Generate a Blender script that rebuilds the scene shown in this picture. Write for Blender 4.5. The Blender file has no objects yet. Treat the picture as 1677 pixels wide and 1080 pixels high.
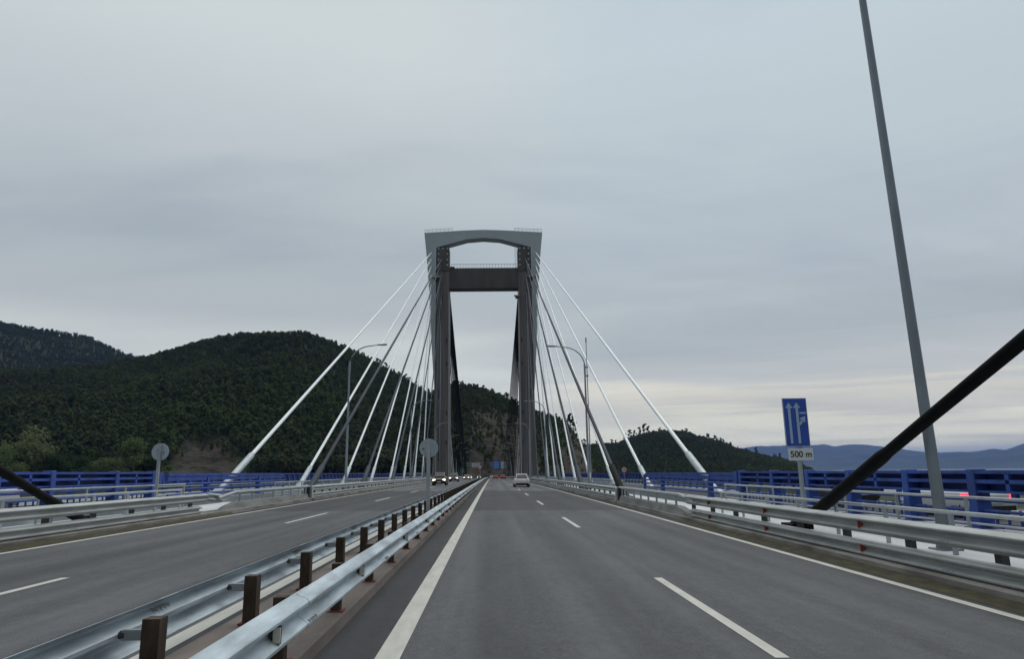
import bpy, math, random
import numpy as np
from mathutils import Vector, Matrix
random.seed(7); rng = np.random.default_rng(11)
S = bpy.context.scene; COL = S.collection
R_ = math.radians

# ---------------------------------------------------------------- camera
cam = bpy.data.cameras.new('camera'); camo = bpy.data.objects.new('camera', cam); COL.objects.link(camo)
cam.sensor_width = 36; cam.lens = 24.0; cam.clip_start = 0.1; cam.clip_end = 60000
cr = Vector((0.999477, -0.028447, -0.015378)); cu = Vector((0.009258, -0.203942, 0.978939)); cf = Vector((0.030984, 0.97857, 0.203572))
M = Matrix.Identity(4)
for i in range(3):
    M[i][0] = cr[i]; M[i][1] = cu[i]; M[i][2] = -cf[i]
M[2][3] = 1.6
camo.matrix_world = M; S.camera = camo

# ---------------------------------------------------------------- sky, sun, exposure
SUN_EL, SUN_AZ = R_(58), R_(30)
w = bpy.data.worlds.new('World'); S.world = w; w.use_nodes = True
nt = w.node_tree; nt.nodes.clear(); N = nt.nodes; Lk = nt.links
def nd(t, **k):
    n = N.new(t)
    for a, b in k.items(): setattr(n, a, b)
    return n
def ramp(n, stops, interp='EASE'):
    cr_ = n.color_ramp; cr_.interpolation = interp
    while len(cr_.elements) > 1: cr_.elements.remove(cr_.elements[-1])
    for i, (p, c) in enumerate(stops):
        e = cr_.elements[0] if i == 0 else cr_.elements.new(p)
        e.position = p; e.color = (*c, 1)
out = nd('ShaderNodeOutputWorld'); bg = nd('ShaderNodeBackground'); bg.inputs[1].default_value = 0.1
tc = nd('ShaderNodeTexCoord'); sx = nd('ShaderNodeSeparateXYZ'); Lk.new(tc.outputs['Generated'], sx.inputs[0])
def mth(op, a, b=None, clamp=False, nodes=None, links=None):
    n = (nodes or N).new('ShaderNodeMath'); n.operation = op; n.use_clamp = clamp
    for i, v in enumerate((a, b)):
        if v is None: continue
        if isinstance(v, (int, float)): n.inputs[i].default_value = v
        else: (links or Lk).new(v, n.inputs[i])
    return n.outputs[0]
zc = mth('MAXIMUM', sx.outputs['Z'], 0.0)
zd = mth('ADD', zc, 0.16)
cx = mth('DIVIDE', sx.outputs['X'], zd); cy = mth('DIVIDE', sx.outputs['Y'], zd)
cmb = nd('ShaderNodeCombineXYZ'); Lk.new(cx, cmb.inputs[0]); Lk.new(cy, cmb.inputs[1])
mp = nd('ShaderNodeMapping'); mp.inputs['Rotation'].default_value = (0, 0, R_(28)); mp.inputs['Scale'].default_value = (0.35, 1.0, 1); Lk.new(cmb.outputs[0], mp.inputs[0])
n1 = nd('ShaderNodeTexNoise'); n1.inputs['Scale'].default_value = 1.1; n1.inputs['Detail'].default_value = 9; n1.inputs['Roughness'].default_value = 0.55; n1.inputs['Distortion'].default_value = 0.4; Lk.new(mp.outputs[0], n1.inputs[0])
# elevation ramps: right part of the sky has a pale gap near the horizon
rr = nd('ShaderNodeValToRGB'); rl = nd('ShaderNodeValToRGB')
Lk.new(zc, rl.inputs[0])
# bands wobble
cmb2 = nd('ShaderNodeCombineXYZ'); Lk.new(mth('MULTIPLY', sx.outputs['X'], 1.3), cmb2.inputs[0]); Lk.new(mth('MULTIPLY', sx.outputs['Z'], 34.0), cmb2.inputs[2])
n2 = nd('ShaderNodeTexNoise'); n2.inputs['Scale'].default_value = 1.6; n2.inputs['Detail'].default_value = 5; n2.inputs['Distortion'].default_value = 0.3; Lk.new(cmb2.outputs[0], n2.inputs[0])
wob = mth('MULTIPLY', mth('SUBTRACT', n2.outputs['Fac'], 0.5), 0.10)
Lk.new(mth('ADD', zc, wob, True), rr.inputs[0])
ramp(rr, [(0.0, (.42, .47, .52)), (0.012, (.60, .60, .50)), (0.035, (.82, .80, .66)), (0.060, (.71, .705, .61)), (0.075, (.56, .56, .53)), (0.10, (.62, .61, .56)), (0.125, (.47, .50, .52)), (0.19, (.385, .435, .475)), (0.3, (.42, .48, .54)), (0.42, (.475, .545, .60)), (0.58, (.50, .58, .645)), (1.0, (.52, .6, .66))])
ramp(rl, [(0.0, (.55, .58, .60)), (0.10, (.53, .57, .59)), (0.175, (.535, .575, .59)), (0.225, (.42, .465, .495)), (0.3, (.40, .455, .50)), (0.42, (.475, .53, .57)), (0.58, (.56, .62, .65)), (1.0, (.58, .64, .68))])
azf = nd('ShaderNodeMapRange'); azf.interpolation_type = 'SMOOTHSTEP'; azf.inputs[1].default_value = -0.12; azf.inputs[2].default_value = 0.22; Lk.new(sx.outputs['X'], azf.inputs[0])
mx = nd('ShaderNodeMix', data_type='RGBA'); Lk.new(azf.outputs[0], mx.inputs[0]); Lk.new(rl.outputs[0], mx.inputs[6]); Lk.new(rr.outputs[0], mx.inputs[7])
gr = nd('ShaderNodeValToRGB'); ramp(gr, [(0.28, (.78, .79, .81)), (0.5, (1, .99, .955)), (0.72, (1.20, 1.165, 1.09))]); Lk.new(n1.outputs['Fac'], gr.inputs[0])
mu = nd('ShaderNodeMix', data_type='RGBA', blend_type='MULTIPLY'); mu.inputs[0].default_value = 0.85; Lk.new(mx.outputs[2], mu.inputs[6]); Lk.new(gr.outputs[0], mu.inputs[7])
# sky behind the camera dimmed, added to darken surfaces that face the camera
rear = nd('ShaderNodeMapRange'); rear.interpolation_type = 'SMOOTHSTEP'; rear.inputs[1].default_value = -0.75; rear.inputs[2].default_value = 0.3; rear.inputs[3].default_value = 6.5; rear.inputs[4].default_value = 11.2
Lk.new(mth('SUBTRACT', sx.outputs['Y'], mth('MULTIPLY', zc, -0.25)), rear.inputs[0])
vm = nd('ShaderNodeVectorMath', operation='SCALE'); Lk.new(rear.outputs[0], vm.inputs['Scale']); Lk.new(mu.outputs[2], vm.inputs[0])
sky = nd('ShaderNodeTexSky'); sky.sky_type = 'NISHITA'; sky.sun_disc = False; sky.sun_elevation = SUN_EL; sky.sun_rotation = SUN_AZ
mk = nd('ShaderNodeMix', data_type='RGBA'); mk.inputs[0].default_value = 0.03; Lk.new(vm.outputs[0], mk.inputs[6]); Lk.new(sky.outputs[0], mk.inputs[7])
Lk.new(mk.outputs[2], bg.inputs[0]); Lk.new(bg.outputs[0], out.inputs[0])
sl = bpy.data.lights.new('sun', 'SUN'); sl.energy = 1.35; sl.angle = R_(55); sl.color = (1, .96, .9)
so = bpy.data.objects.new('sun', sl); COL.objects.link(so)
sd = Vector((math.sin(SUN_AZ)*math.cos(SUN_EL), math.cos(SUN_AZ)*math.cos(SUN_EL), math.sin(SUN_EL)))
so.rotation_euler = sd.to_track_quat('Z', 'Y').to_euler(); so.location = (0, 0, 80)
S.view_settings.view_transform = 'Standard'; S.view_settings.look = 'None'; S.view_settings.exposure = 0; S.view_settings.gamma = 1
S.cycles.use_denoising = True; S.cycles.max_bounces = 6; S.cycles.diffuse_bounces = 3; S.cycles.glossy_bounces = 3
S.cycles.transparent_max_bounces = 8; S.cycles.volume_bounces = 0

# ---------------------------------------------------------------- materials
MAT = {}
def mat(name, col, rough=0.7, metal=0.0, var=0.0, scale=2.0, col2=None, bump=0.0, bscale=40.0, stretch=(1, 1, 1), emit=None, estr=1.0, spec=0.5, rvar=0.0):
    if name in MAT: return MAT[name]
    m = bpy.data.materials.new(name); m.use_nodes = True; MAT[name] = m
    t = m.node_tree; b = t.nodes['Principled BSDF']
    b.inputs['Base Color'].default_value = (*col, 1); b.inputs['Roughness'].default_value = rough; b.inputs['Metallic'].default_value = metal
    b.inputs['Specular IOR Level'].default_value = spec
    if emit: b.inputs['Emission Color'].default_value = (*emit, 1); b.inputs['Emission Strength'].default_value = estr
    if var or col2:
        g = t.nodes.new('ShaderNodeNewGeometry'); mpp = t.nodes.new('ShaderNodeMapping'); mpp.inputs['Scale'].default_value = stretch
        t.links.new(g.outputs['Position'], mpp.inputs[0])
        n = t.nodes.new('ShaderNodeTexNoise'); n.inputs['Scale'].default_value = scale; n.inputs['Detail'].default_value = 6; n.inputs['Roughness'].default_value = 0.6
        t.links.new(mpp.outputs[0], n.inputs[0])
        r = t.nodes.new('ShaderNodeValToRGB')
        c2 = col2 or tuple(c*(1-var) for c in col); c1 = col if col2 else tuple(min(1, c*(1+var)) for c in col)
        ramp(r, [(0.36, c2), (0.64, c1)], 'LINEAR'); t.links.new(n.outputs['Fac'], r.inputs[0]); t.links.new(r.outputs[0], b.inputs['Base Color'])
        if rvar:
            mr = t.nodes.new('ShaderNodeMapRange'); mr.inputs[3].default_value = rough-rvar; mr.inputs[4].default_value = rough+rvar
            t.links.new(n.outputs['Fac'], mr.inputs[0]); t.links.new(mr.outputs[0], b.inputs['Roughness'])
    if bump:
        g = t.nodes.new('ShaderNodeNewGeometry'); n = t.nodes.new('ShaderNodeTexNoise'); n.inputs['Scale'].default_value = bscale; n.inputs['Detail'].default_value = 4
        t.links.new(g.outputs['Position'], n.inputs[0]); bp = t.nodes.new('ShaderNodeBump'); bp.inputs['Strength'].default_value = bump; bp.inputs['Distance'].default_value = 0.02
        t.links.new(n.outputs['Fac'], bp.inputs['Height']); t.links.new(bp.outputs[0], b.inputs['Normal'])
    return m
galv = mat('galvanised_steel', (.42, .485, .53), .45, .4, var=.26, scale=2.6, stretch=(2, .5, 4), rvar=.1)
galvd = mat('weathered_galvanised', (.36, .375, .37), .5, .3, var=.17, scale=1.6, stretch=(3, .6, 5), rvar=.1)
galvp = mat('galvanised_post', (.36, .39, .41), .5, .4, var=.15, scale=1.5)
pipe = mat('grey_pipe_paint', (.36, .39, .41), .45, .1, var=.1, scale=3)
brown = mat('rusty_brown_post', (.050, .034, .022), .85, .1, var=.45, scale=9, stretch=(1, 1, .4))
dpost = mat('dark_post', (.07, .07, .065), .7, .2, var=.3, scale=4)
redp = mat('red_oxide_plate', (.22, .03, .03), .7, 0, var=.3, scale=8)
blue = mat('blue_paint', (.030, .078, .33), .55, 0, var=.3, scale=1.0, rvar=.08)
blued = mat('blue_paint_dark', (.018, .045, .21), .6, 0, var=.2, scale=2.0)  # darker blue; on the recessed chord web it puts groove shade into the colour
whitec = mat('white_stay_sheath', (.86, .90, .91), .4, 0, var=.05, scale=.4)
slv = mat('pale_grey_sleeve', (.46, .51, .53), .45, .1, var=.12, scale=2)
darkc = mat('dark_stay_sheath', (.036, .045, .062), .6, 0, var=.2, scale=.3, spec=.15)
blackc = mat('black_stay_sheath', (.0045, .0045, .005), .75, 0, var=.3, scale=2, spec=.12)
conc_d = mat('tower_concrete', (.150, .130, .120), .85, 0, var=.22, scale=.35, stretch=(1.4, 1.4, .10), bump=.2, bscale=3)
conc_x = mat('tower_beam_concrete', (.092, .084, .076), .85, 0, var=.16, scale=.3, stretch=(1, 1, .3))
steel_l = mat('tower_pale_steel', (.38, .43, .445), .55, 0, var=.07, scale=.15)
conc = mat('parapet_concrete', (.25, .25, .24), .85, 0, col2=(.15, .147, .14), scale=1.6, stretch=(1, .5, 2.0), bump=.3)
kerbm = mat('kerb_concrete', (.235, .195, .172), .9, 0, col2=(.12, .102, .092), scale=1.4, stretch=(1, .3, 1), bump=.4)
kerbg = mat('outer_kerb_concrete', (.30, .285, .265), .9, 0, col2=(.12, .11, .10), scale=1.8, stretch=(1, .3, 1), bump=.4)
walk = mat('walkway_concrete', (.62, .64, .65), .8, 0, col2=(.45, .47, .475), scale=.8, stretch=(1, .4, 1))
deckm = mat('girder_paint', (.55, .58, .60), .6, 0, var=.1, scale=.6)
moss = mat('mossy_gutter', (.040, .030, .022), .95, 0, col2=(.070, .066, .028), scale=3.2, stretch=(2, .8, 1), bump=.8, bscale=30)
glass = mat('car_glass', (.008, .010, .012), .12, 0, spec=.22)
glassl = mat('bright_car_glass', (.12, .17, .17), .1, 0, spec=.9)
tyre = mat('tyre_rubber', (.02, .02, .02), .85)
rim = mat('wheel_rim', (.35, .36, .37), .35, .8)
trim = mat('black_trim', (.02, .02, .02), .6)
plate = mat('number_plate_white', (.7, .7, .66), .5)
hl = mat('headlight_lit', (.9, .9, .85), .3, emit=(1, .88, .66), estr=4.5)
hlo = mat('headlight_off', (.5, .52, .54), .15)
tl = mat('taillight_lit', (.5, .02, .03), .3, emit=(1, .03, .06), estr=2.6)
tld = mat('taillight_dim', (.45, .03, .03), .3, emit=(1, .05, .05), estr=.25)
signb = mat('sign_blue', (.02, .07, .37), .45, var=.06, scale=2)
signw = mat('sign_white', (.62, .64, .64), .5)
signline = mat('sign_arrow_white', (.34, .45, .60), .5)
signr = mat('sign_red', (.5, .03, .03), .5)
signk = mat('sign_black', (.02, .02, .02), .6)
signbk = mat('sign_back', (.34, .42, .46), .5, .3, var=.06, scale=3)
refw = mat('reflector_cream', (.62, .62, .50), .4)
refr = mat('reflector_red', (.30, .045, .032), .5)
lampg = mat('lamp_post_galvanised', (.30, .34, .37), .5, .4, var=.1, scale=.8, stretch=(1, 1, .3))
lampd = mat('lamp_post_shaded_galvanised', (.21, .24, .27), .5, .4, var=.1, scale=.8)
lens = mat('lamp_lens', (.55, .57, .57), .3)
wline = mat('road_paint', (.56, .55, .50), .75, 0, col2=(.46, .455, .41), scale=2.5, stretch=(3, .6, 1))
bark = mat('eucalyptus_bark', (.13, .105, .085), .9, var=.3, scale=1.5)

def leafmat(name, cols, vscale=.006, patch=(.13, .18, .065), pamt=.55):
    m = bpy.data.materials.new(name); m.use_nodes = True; MAT[name] = m
    t = m.node_tree; b = t.nodes['Principled BSDF']; b.inputs['Roughness'].default_value = .65; b.inputs['Specular IOR Level'].default_value = .25
    oi = t.nodes.new('ShaderNodeObjectInfo'); r = t.nodes.new('ShaderNodeValToRGB')
    ramp(r, [(i/(len(cols)-1), c) for i, c in enumerate(cols)], 'LINEAR'); t.links.new(oi.outputs['Random'], r.inputs[0])
    g = t.nodes.new('ShaderNodeNewGeometry'); n = t.nodes.new('ShaderNodeTexNoise'); n.inputs['Scale'].default_value = vscale; n.inputs['Detail'].default_value = 3
    t.links.new(g.outputs['Position'], n.inputs[0])
    mr = t.nodes.new('ShaderNodeMapRange'); mr.inputs[1].default_value = .48; mr.inputs[2].default_value = .68; mr.inputs[4].default_value = pamt; t.links.new(n.outputs['Fac'], mr.inputs[0])
    mxx = t.nodes.new('ShaderNodeMix'); mxx.data_type = 'RGBA'; mxx.inputs[7].default_value = (*patch, 1)
    t.links.new(mr.outputs[0], mxx.inputs[0]); t.links.new(r.outputs[0], mxx.inputs[6]); 
    n2_ = t.nodes.new('ShaderNodeTexNoise'); n2_.inputs['Scale'].default_value = .55; t.links.new(g.outputs['Position'], n2_.inputs[0])
    mr2 = t.nodes.new('ShaderNodeMapRange'); mr2.inputs[1].default_value = .3; mr2.inputs[2].default_value = .7; mr2.inputs[3].default_value = .75; mr2.inputs[4].default_value = 1.25; t.links.new(n2_.outputs['Fac'], mr2.inputs[0])
    v = t.nodes.new('ShaderNodeVectorMath'); v.operation = 'SCALE'; t.links.new(mxx.outputs[2], v.inputs[0]); t.links.new(mr2.outputs[0], v.inputs['Scale'])
    t.nodes.remove(b); df = t.nodes.new('ShaderNodeBsdfDiffuse'); ts = t.nodes.new('ShaderNodeBsdfTranslucent'); ms = t.nodes.new('ShaderNodeMixShader'); ms.inputs[0].default_value = .45
    t.links.new(v.outputs[0], df.inputs[0]); t.links.new(v.outputs[0], ts.inputs[0]); t.links.new(df.outputs[0], ms.inputs[1]); t.links.new(ts.outputs[0], ms.inputs[2])
    t.links.new(ms.outputs[0], [n_ for n_ in t.nodes if n_.type == 'OUTPUT_MATERIAL'][0].inputs[0])
    return m
leaf = leafmat('forest_leaves', [(.070, .092, .052), (.098, .126, .062), (.080, .104, .060), (.118, .146, .070), (.135, .116, .082), (.088, .114, .062), (.074, .088, .058)])
leafr = leafmat('ridge_leaves', [(.050, .068, .036), (.075, .098, .048)], pamt=.2)
leafb = leafmat('bush_leaves', [(.13, .18, .07), (.18, .20, .10), (.11, .155, .06)], patch=(.16, .17, .085), vscale=.05)

# ---------------------------------------------------------------- geometry helpers
def dx(y): return -6e-5*max(0, y-200)**2
def gz(x, y): return -0.014*max(-24, min(24, x)) - 1.6e-5*max(0, y)**2       # cross fall and crest of the deck
def P(x, y, h=0.0): return Vector((x+dx(y), y, h+gz(x, y)))
def empty(name, loc=(0, 0, 0), label=None, cat=None, group=None, rz=0):
    o = bpy.data.objects.new(name, None); COL.objects.link(o); o.location = loc; o.rotation_euler = (0, 0, rz); o.empty_display_size = .2
    tag(o, label, cat, group); return o
def tag(o, label=None, cat=None, group=None, kind=None):
    if label: o['label'] = label
    if cat: o['category'] = cat
    if group: o['group'] = group
    if kind: o['kind'] = kind
    return o
class MB:
    def __init__(s): s.v = []; s.f = []; s.m = []; s.ms = []
    def mi(s, m):
        if m not in s.ms: s.ms.append(m)
        return s.ms.index(m)
    def add(s, vs, fs, m):
        k = len(s.v); i = s.mi(m); s.v += [tuple(v) for v in vs]; s.f += [tuple(a+k for a in f) for f in fs]; s.m += [i]*len(fs); return s
    def box(s, c, d, m, rot=None):
        c = Vector(c); hx, hy, hz = d[0]/2, d[1]/2, d[2]/2
        vs = [Vector((a*hx, b*hy, e*hz)) for a in (-1, 1) for b in (-1, 1) for e in (-1, 1)]
        if rot is not None: vs = [rot @ v for v in vs]
        return s.add([v+c for v in vs], [(0, 1, 3, 2), (4, 6, 7, 5), (0, 4, 5, 1), (2, 3, 7, 6), (0, 2, 6, 4), (1, 5, 7, 3)], m)
    def hexa(s, vs, m): # 8 verts: bottom 4 ccw, top 4 ccw
        return s.add(vs, [(3, 2, 1, 0), (4, 5, 6, 7), (0, 1, 5, 4), (1, 2, 6, 5), (2, 3, 7, 6), (3, 0, 4, 7)], m)
    def tube(s, pts, r, m, n=8, cap=True):
        pts = [Vector(p) for p in pts]; rs = r if isinstance(r, (list, tuple)) else [r]*len(pts); k = []
        for i, p in enumerate(pts):
            d = (pts[min(i+1, len(pts)-1)]-pts[max(i-1, 0)]).normalized()
            a = Vector((0, 0, 1)) if abs(d.z) < .95 else Vector((1, 0, 0)); u = d.cross(a).normalized(); w_ = u.cross(d)
            for j in range(n): t = 2*math.pi*j/n; k.append(p+(u*math.cos(t)+w_*math.sin(t))*rs[i])
        fs = [(i*n+j, i*n+(j+1) % n, (i+1)*n+(j+1) % n, (i+1)*n+j) for i in range(len(pts)-1) for j in range(n)]
        if cap: fs += [tuple(range(n-1, -1, -1)), tuple((len(pts)-1)*n+j for j in range(n))]
        return s.add(k, fs, m)
    def sweep(s, prof, ys, m, org=Vector((0, 0, 0)), f=P, closed=True, cap=True): # prof: list of (x,h); swept along y through the deck map
        n = len(prof); k = []
        for y in ys:
            for (x, h) in prof: k.append(f(x, y, h)-org)
        nn = n if closed else n-1
        fs = [(i*n+j, i*n+(j+1) % n, (i+1)*n+(j+1) % n, (i+1)*n+j) for i in range(len(ys)-1) for j in range(nn)]
        if cap and closed: fs += [tuple(range(n-1, -1, -1)), tuple((len(ys)-1)*n+j for j in range(n))]
        return s.add(k, fs, m)
    def prism(s, poly, y0, y1, m): # poly in x,z
        n = len(poly); vs = [(x, y0, z) for x, z in poly]+[(x, y1, z) for x, z in poly]
        fs = [tuple(range(n)), tuple(range(2*n-1, n-1, -1))]+[(i, i+n, (i+1) % n+n, (i+1) % n) for i in range(n)]
        return s.add(vs, fs, m)
    def build(s, name, parent=None, loc=None, smooth=False, bevel=0):
        me = bpy.data.meshes.new(name); me.from_pydata(s.v, [], s.f)
        for m in s.ms: me.materials.append(m)
        me.polygons.foreach_set('material_index', s.m)
        if smooth: me.polygons.foreach_set('use_smooth', [True]*len(s.f))
        me.update(); o = bpy.data.objects.new(name, me); COL.objects.link(o)
        if smooth: 
            try: me.set_sharp_from_angle(angle=R_(40))
            except Exception: pass
        if bevel:
            b = o.modifiers.new('bevel', 'BEVEL'); b.width = bevel; b.segments = 2; b.limit_method = 'ANGLE'
        if parent: o.parent = parent
        if loc is not None: o.location = loc
        return o
def dupo(o, parent, loc=None, name=None):
    c = o.copy(); COL.objects.link(c); c.parent = parent
    if loc is not None: c.location = loc
    return c
def dup_tree(o, parent=None, loc=None):
    c = o.copy(); COL.objects.link(c)
    if parent: c.parent = parent
    if loc is not None: c.location = loc
    for ch in list(o.children): dup_tree(ch, c)
    return c
def frange(a, b, st):
    n = max(1, int(round((b-a)/st))); return [a+(b-a)*i/n for i in range(n+1)]
YS = frange(-30, 130, 5)+frange(140, 370, 10)

# ---------------------------------------------------------------- road, markings, kerbs, decks
CXR = -2.0
def asphalt():
    m = bpy.data.materials.new('asphalt'); m.use_nodes = True; t = m.node_tree; b = t.nodes['Principled BSDF']; L = t.links; NN = t.nodes
    g = NN.new('ShaderNodeNewGeometry'); sp = NN.new('ShaderNodeSeparateXYZ'); L.new(g.outputs['Position'], sp.inputs[0])
    X = sp.outputs['X']; Y = sp.outputs['Y']
    def mm(op, a, b_=None, c=False): return mth(op, a, b_, c, NN, L)
    def noise(sc, st, det=5):
        mp_ = NN.new('ShaderNodeMapping'); mp_.inputs['Scale'].default_value = st; L.new(g.outputs['Position'], mp_.inputs[0])
        n = NN.new('ShaderNodeTexNoise'); n.inputs['Scale'].default_value = sc; n.inputs['Detail'].default_value = det; L.new(mp_.outputs[0], n.inputs[0]); return n.outputs['Fac']
    def smooth(v, a, b_, lo=0., hi=1.):
        r = NN.new('ShaderNodeMapRange'); r.interpolation_type = 'SMOOTHSTEP'
        for i, q in enumerate((a, b_, lo, hi)): r.inputs[i+1].default_value = q
        L.new(v, r.inputs[0]); return r.outputs[0]
    streak = noise(1.0, (1.6, .035, 1)); big = noise(.25, (1, .35, 1)); fine = noise(60, (1, 1, 1), 3); mid = noise(3.0, (1, .25, 1))
    v = mm('ADD', smooth(streak, .3, .7, .70, 1.26), smooth(big, .3, .7, -.12, .12))
    v = mm('ADD', v, smooth(mid, .3, .7, -.05, .05))
    v = mm('ADD', v, smooth(fine, .25, .75, -.28, .28))
    v = mm('ADD', v, smooth(noise(9, (1, .6, 1), 4), .3, .7, -.07, .07))
    # worn wheel tracks: smooth dips across each lane
    for c_ in (-8.9, -7.4, -5.6, -4.1, .1, 1.6, 3.4, 4.95):
        d_ = mm('ABSOLUTE', mm('SUBTRACT', X, c_)); v = mm('MULTIPLY', v, smooth(d_, 0, .55, .86, 1.0))
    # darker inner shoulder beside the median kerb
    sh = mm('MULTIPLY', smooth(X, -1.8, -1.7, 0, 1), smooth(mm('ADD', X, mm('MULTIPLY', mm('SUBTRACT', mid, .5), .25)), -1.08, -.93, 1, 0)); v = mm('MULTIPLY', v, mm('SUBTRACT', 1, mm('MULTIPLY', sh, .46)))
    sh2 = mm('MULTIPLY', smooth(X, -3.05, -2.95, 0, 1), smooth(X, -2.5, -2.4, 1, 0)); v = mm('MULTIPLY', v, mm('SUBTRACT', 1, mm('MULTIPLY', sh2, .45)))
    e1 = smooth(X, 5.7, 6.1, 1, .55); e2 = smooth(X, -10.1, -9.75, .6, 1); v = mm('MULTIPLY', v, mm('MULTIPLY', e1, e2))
    # resurfaced darker stretch, and pale worn stretch beyond
    Yw = mm('ADD', Y, mm('MULTIPLY', mm('SUBTRACT', big, .5), .8))
    pt = mm('MULTIPLY', smooth(Yw, 29.6, 30.1, 0, 1), smooth(Yw, 61, 62, 1, 0)); v = mm('MULTIPLY', v, mm('SUBTRACT', 1, mm('MULTIPLY', pt, .34)))
    ft = smooth(Yw, 62, 62.6, 1, 1.22); v = mm('MULTIPLY', v, ft)
    # pale grit lying on the shoulders
    vo = NN.new('ShaderNodeTexVoronoi'); vo.inputs['Scale'].default_value = 2.6; L.new(g.outputs['Position'], vo.inputs[0])
    gr_ = mm('MULTIPLY', mm('LESS_THAN', vo.outputs['Distance'], mm('MULTIPLY', mid, .07)), mm('ADD', sh, mm('ADD', sh2, mm('SUBTRACT', 1, mm('MULTIPLY', e1, e2)))))
    v = mm('ADD', v, mm('MULTIPLY', gr_, 1.6))
    cc = NN.new('ShaderNodeCombineXYZ')
    for i, k in enumerate((.093, .0955, .102)): L.new(mm('MULTIPLY', v, k), cc.inputs[i])
    L.new(cc.outputs[0], b.inputs['Base Color'])
    L.new(smooth(streak, .3, .7, .70, .84), b.inputs['Roughness']); b.inputs['Specular IOR Level'].default_value = .22
    bp = NN.new('ShaderNodeBump'); bp.inputs['Strength'].default_value = .35; bp.inputs['Distance'].default_value = .006; L.new(fine, bp.inputs['Height']); L.new(bp.outputs[0], b.inputs['Normal'])
    return m
asph = asphalt()
o = MB().sweep([(-10.28, 0), (6.3, 0), (6.3, -.5), (-10.28, -.5)], YS+[376, 382], asph).build('road'); tag(o, kind='structure')
o = MB().sweep([(-13.2, -.52), (9.4, -.52), (8.6, -2.4), (-12.6, -2.4)], YS+[376, 382], deckm).build('bridge_deck'); tag(o, kind='structure')
# kerbs with walkway (outside the guard rails) and the median kerb
for sgn, nm in ((1, 'right'), (-1, 'left')):
    X = lambda q: CXR+sgn*q
    a = [(X(8.3), -.4), (X(8.3), .13), (X(8.36), .15), (X(8.95), .15), (X(8.95), -.4)]
    o = MB().sweep(a if sgn > 0 else a[::-1], YS+[376, 382], kerbg).build('kerb'); tag(o, kind='structure')
    a = [(X(8.955), -.4), (X(8.955), .135), (X(11.35), .135), (X(11.4), -.6), (X(8.955), -.6)]
    o = MB().sweep(a if sgn > 0 else a[::-1], YS+[376, 382], walk).build('walkway'); tag(o, kind='structure')
    a = [(X(8.02), .004), (X(8.12), .02), (X(8.296), .06), (X(8.296), .004)]
    y1 = (23, 28)[sgn < 0]
    o = MB().sweep(a, frange(-30, y1, .5), moss).build('mossy_gutter'); tag(o, kind='structure')
o = MB().sweep([(-2.72, .0), (-2.70, .11), (-1.66, .11), (-1.60, .10), (-1.58, .0)][::-1], YS+[376, 382], kerbm).build('median_kerb'); tag(o, kind='structure')
def marking(name, x, y0, y1, wd=.15, m=wline):
    return MB().sweep([(x-wd/2, .004), (x+wd/2, .004)], frange(y0, y1, 4 if y1 < 120 else 10) if y1-y0 > 8 else [y0, (y0+y1)/2, y1], m, closed=False)
mk_ = MB()
def addm(x, y0, y1, wd):
    ys = frange(y0, y1, 5) if y1-y0 > 8 else [y0, y1]
    mk_.sweep([(x-wd/2, .0045), (x+wd/2, .0045)], ys, wline, closed=False)
addm(-.93, -20, 360, .22); addm(5.82, -20, 360, .15); addm(-3.08, -20, 360, .2); addm(-9.86, -20, 360, .16)
y = 6.35-28.6
while y < 350: addm(2.52, y, y+4.6, .13); y += 14.3
y = -11.4-17.1
while y < 350: addm(-6.6, y, y+5.6, .13); y += 17.1
o = mk_.build('road_marking'); tag(o, kind='structure')
# outer decks beyond the stay cables
for sgn in (1, -1):
    X = lambda q: CXR+sgn*q
    a = [(X(14.75), .12), (X(15.2), .12), (X(15.2), .0), (X(21.3), 0), (X(21.3), .12), (X(21.9), .12), (X(21.4), -1.5), (X(15.4), -1.5)]
    o = MB().sweep(a[::-1] if sgn > 0 else a, YS+[376, 382], deckm).build('outer_deck'); tag(o, kind='structure')
    a = [(X(15.3), .006), (X(21.2), .006)]
    o = MB().sweep(a if sgn > 0 else a[::-1], YS+[376, 382], asph, closed=False).build('outer_road'); tag(o, kind='structure')
    # cross ties between old and outer deck
    for i in range(20):
        yy = 8.9+i*17.8
        p0 = P(X(11.4), yy, -.9); p1 = P(X(15.3), yy, -.9)
        o = MB().box((p0+p1)/2, (3.9, .9, .8), deckm).build('cross_girder'); tag(o, kind='structure')

# ---------------------------------------------------------------- guard rails
def wprof(x, z0, s, hgt=.31, off=0.0, dep=.11):
    pr = [(0, 0), (.012, .012), (.068, .040), (.083, .062), (.083, .082), (.03, .128), (.018, .142), (.018, .168), (.03, .182), (.083, .228), (.083, .248), (.068, .270), (.012, .298), (0, .31)]
    a = [(x+s*(d+off)*dep/.083, z0+z*hgt/.31) for d, z in pr]; b = [(x+s*(d+off-.006)*dep/.083, z0+z*hgt/.31) for d, z in pr]
    q = a+b[::-1]
    return q
def beam(rt, org, x, z0, s, y0, y1, m, name='rail_beam', hgt=.31, bolts=True, lap=True, sub=4.0):
    b = MB(); y = y0; k = 0
    while y < y1-.01:
        ye = min(y+sub, y1)
        st = 1.0 if ye < 60 else 4.0
        b.sweep(wprof(x, z0, s, hgt, .004*(k % 2)), frange(y-(.16 if lap and y > y0 else 0), ye+(.16 if lap and ye < y1 else 0), st), m, org)
        if bolts and ye < 60:
            for dy in (-.1, -.03, .03, .1):
                for dz in (.09, .22):
                    c = P(x+s*.03, ye+dy, z0+dz*hgt/.31)-org; b.tube([c, c+Vector((s*.085, 0, 0))], .012, galvd, 6)
        y = ye; k += 1
        if ye > 120: sub = 16.0
    return b.build(name, rt, smooth=True)
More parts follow.
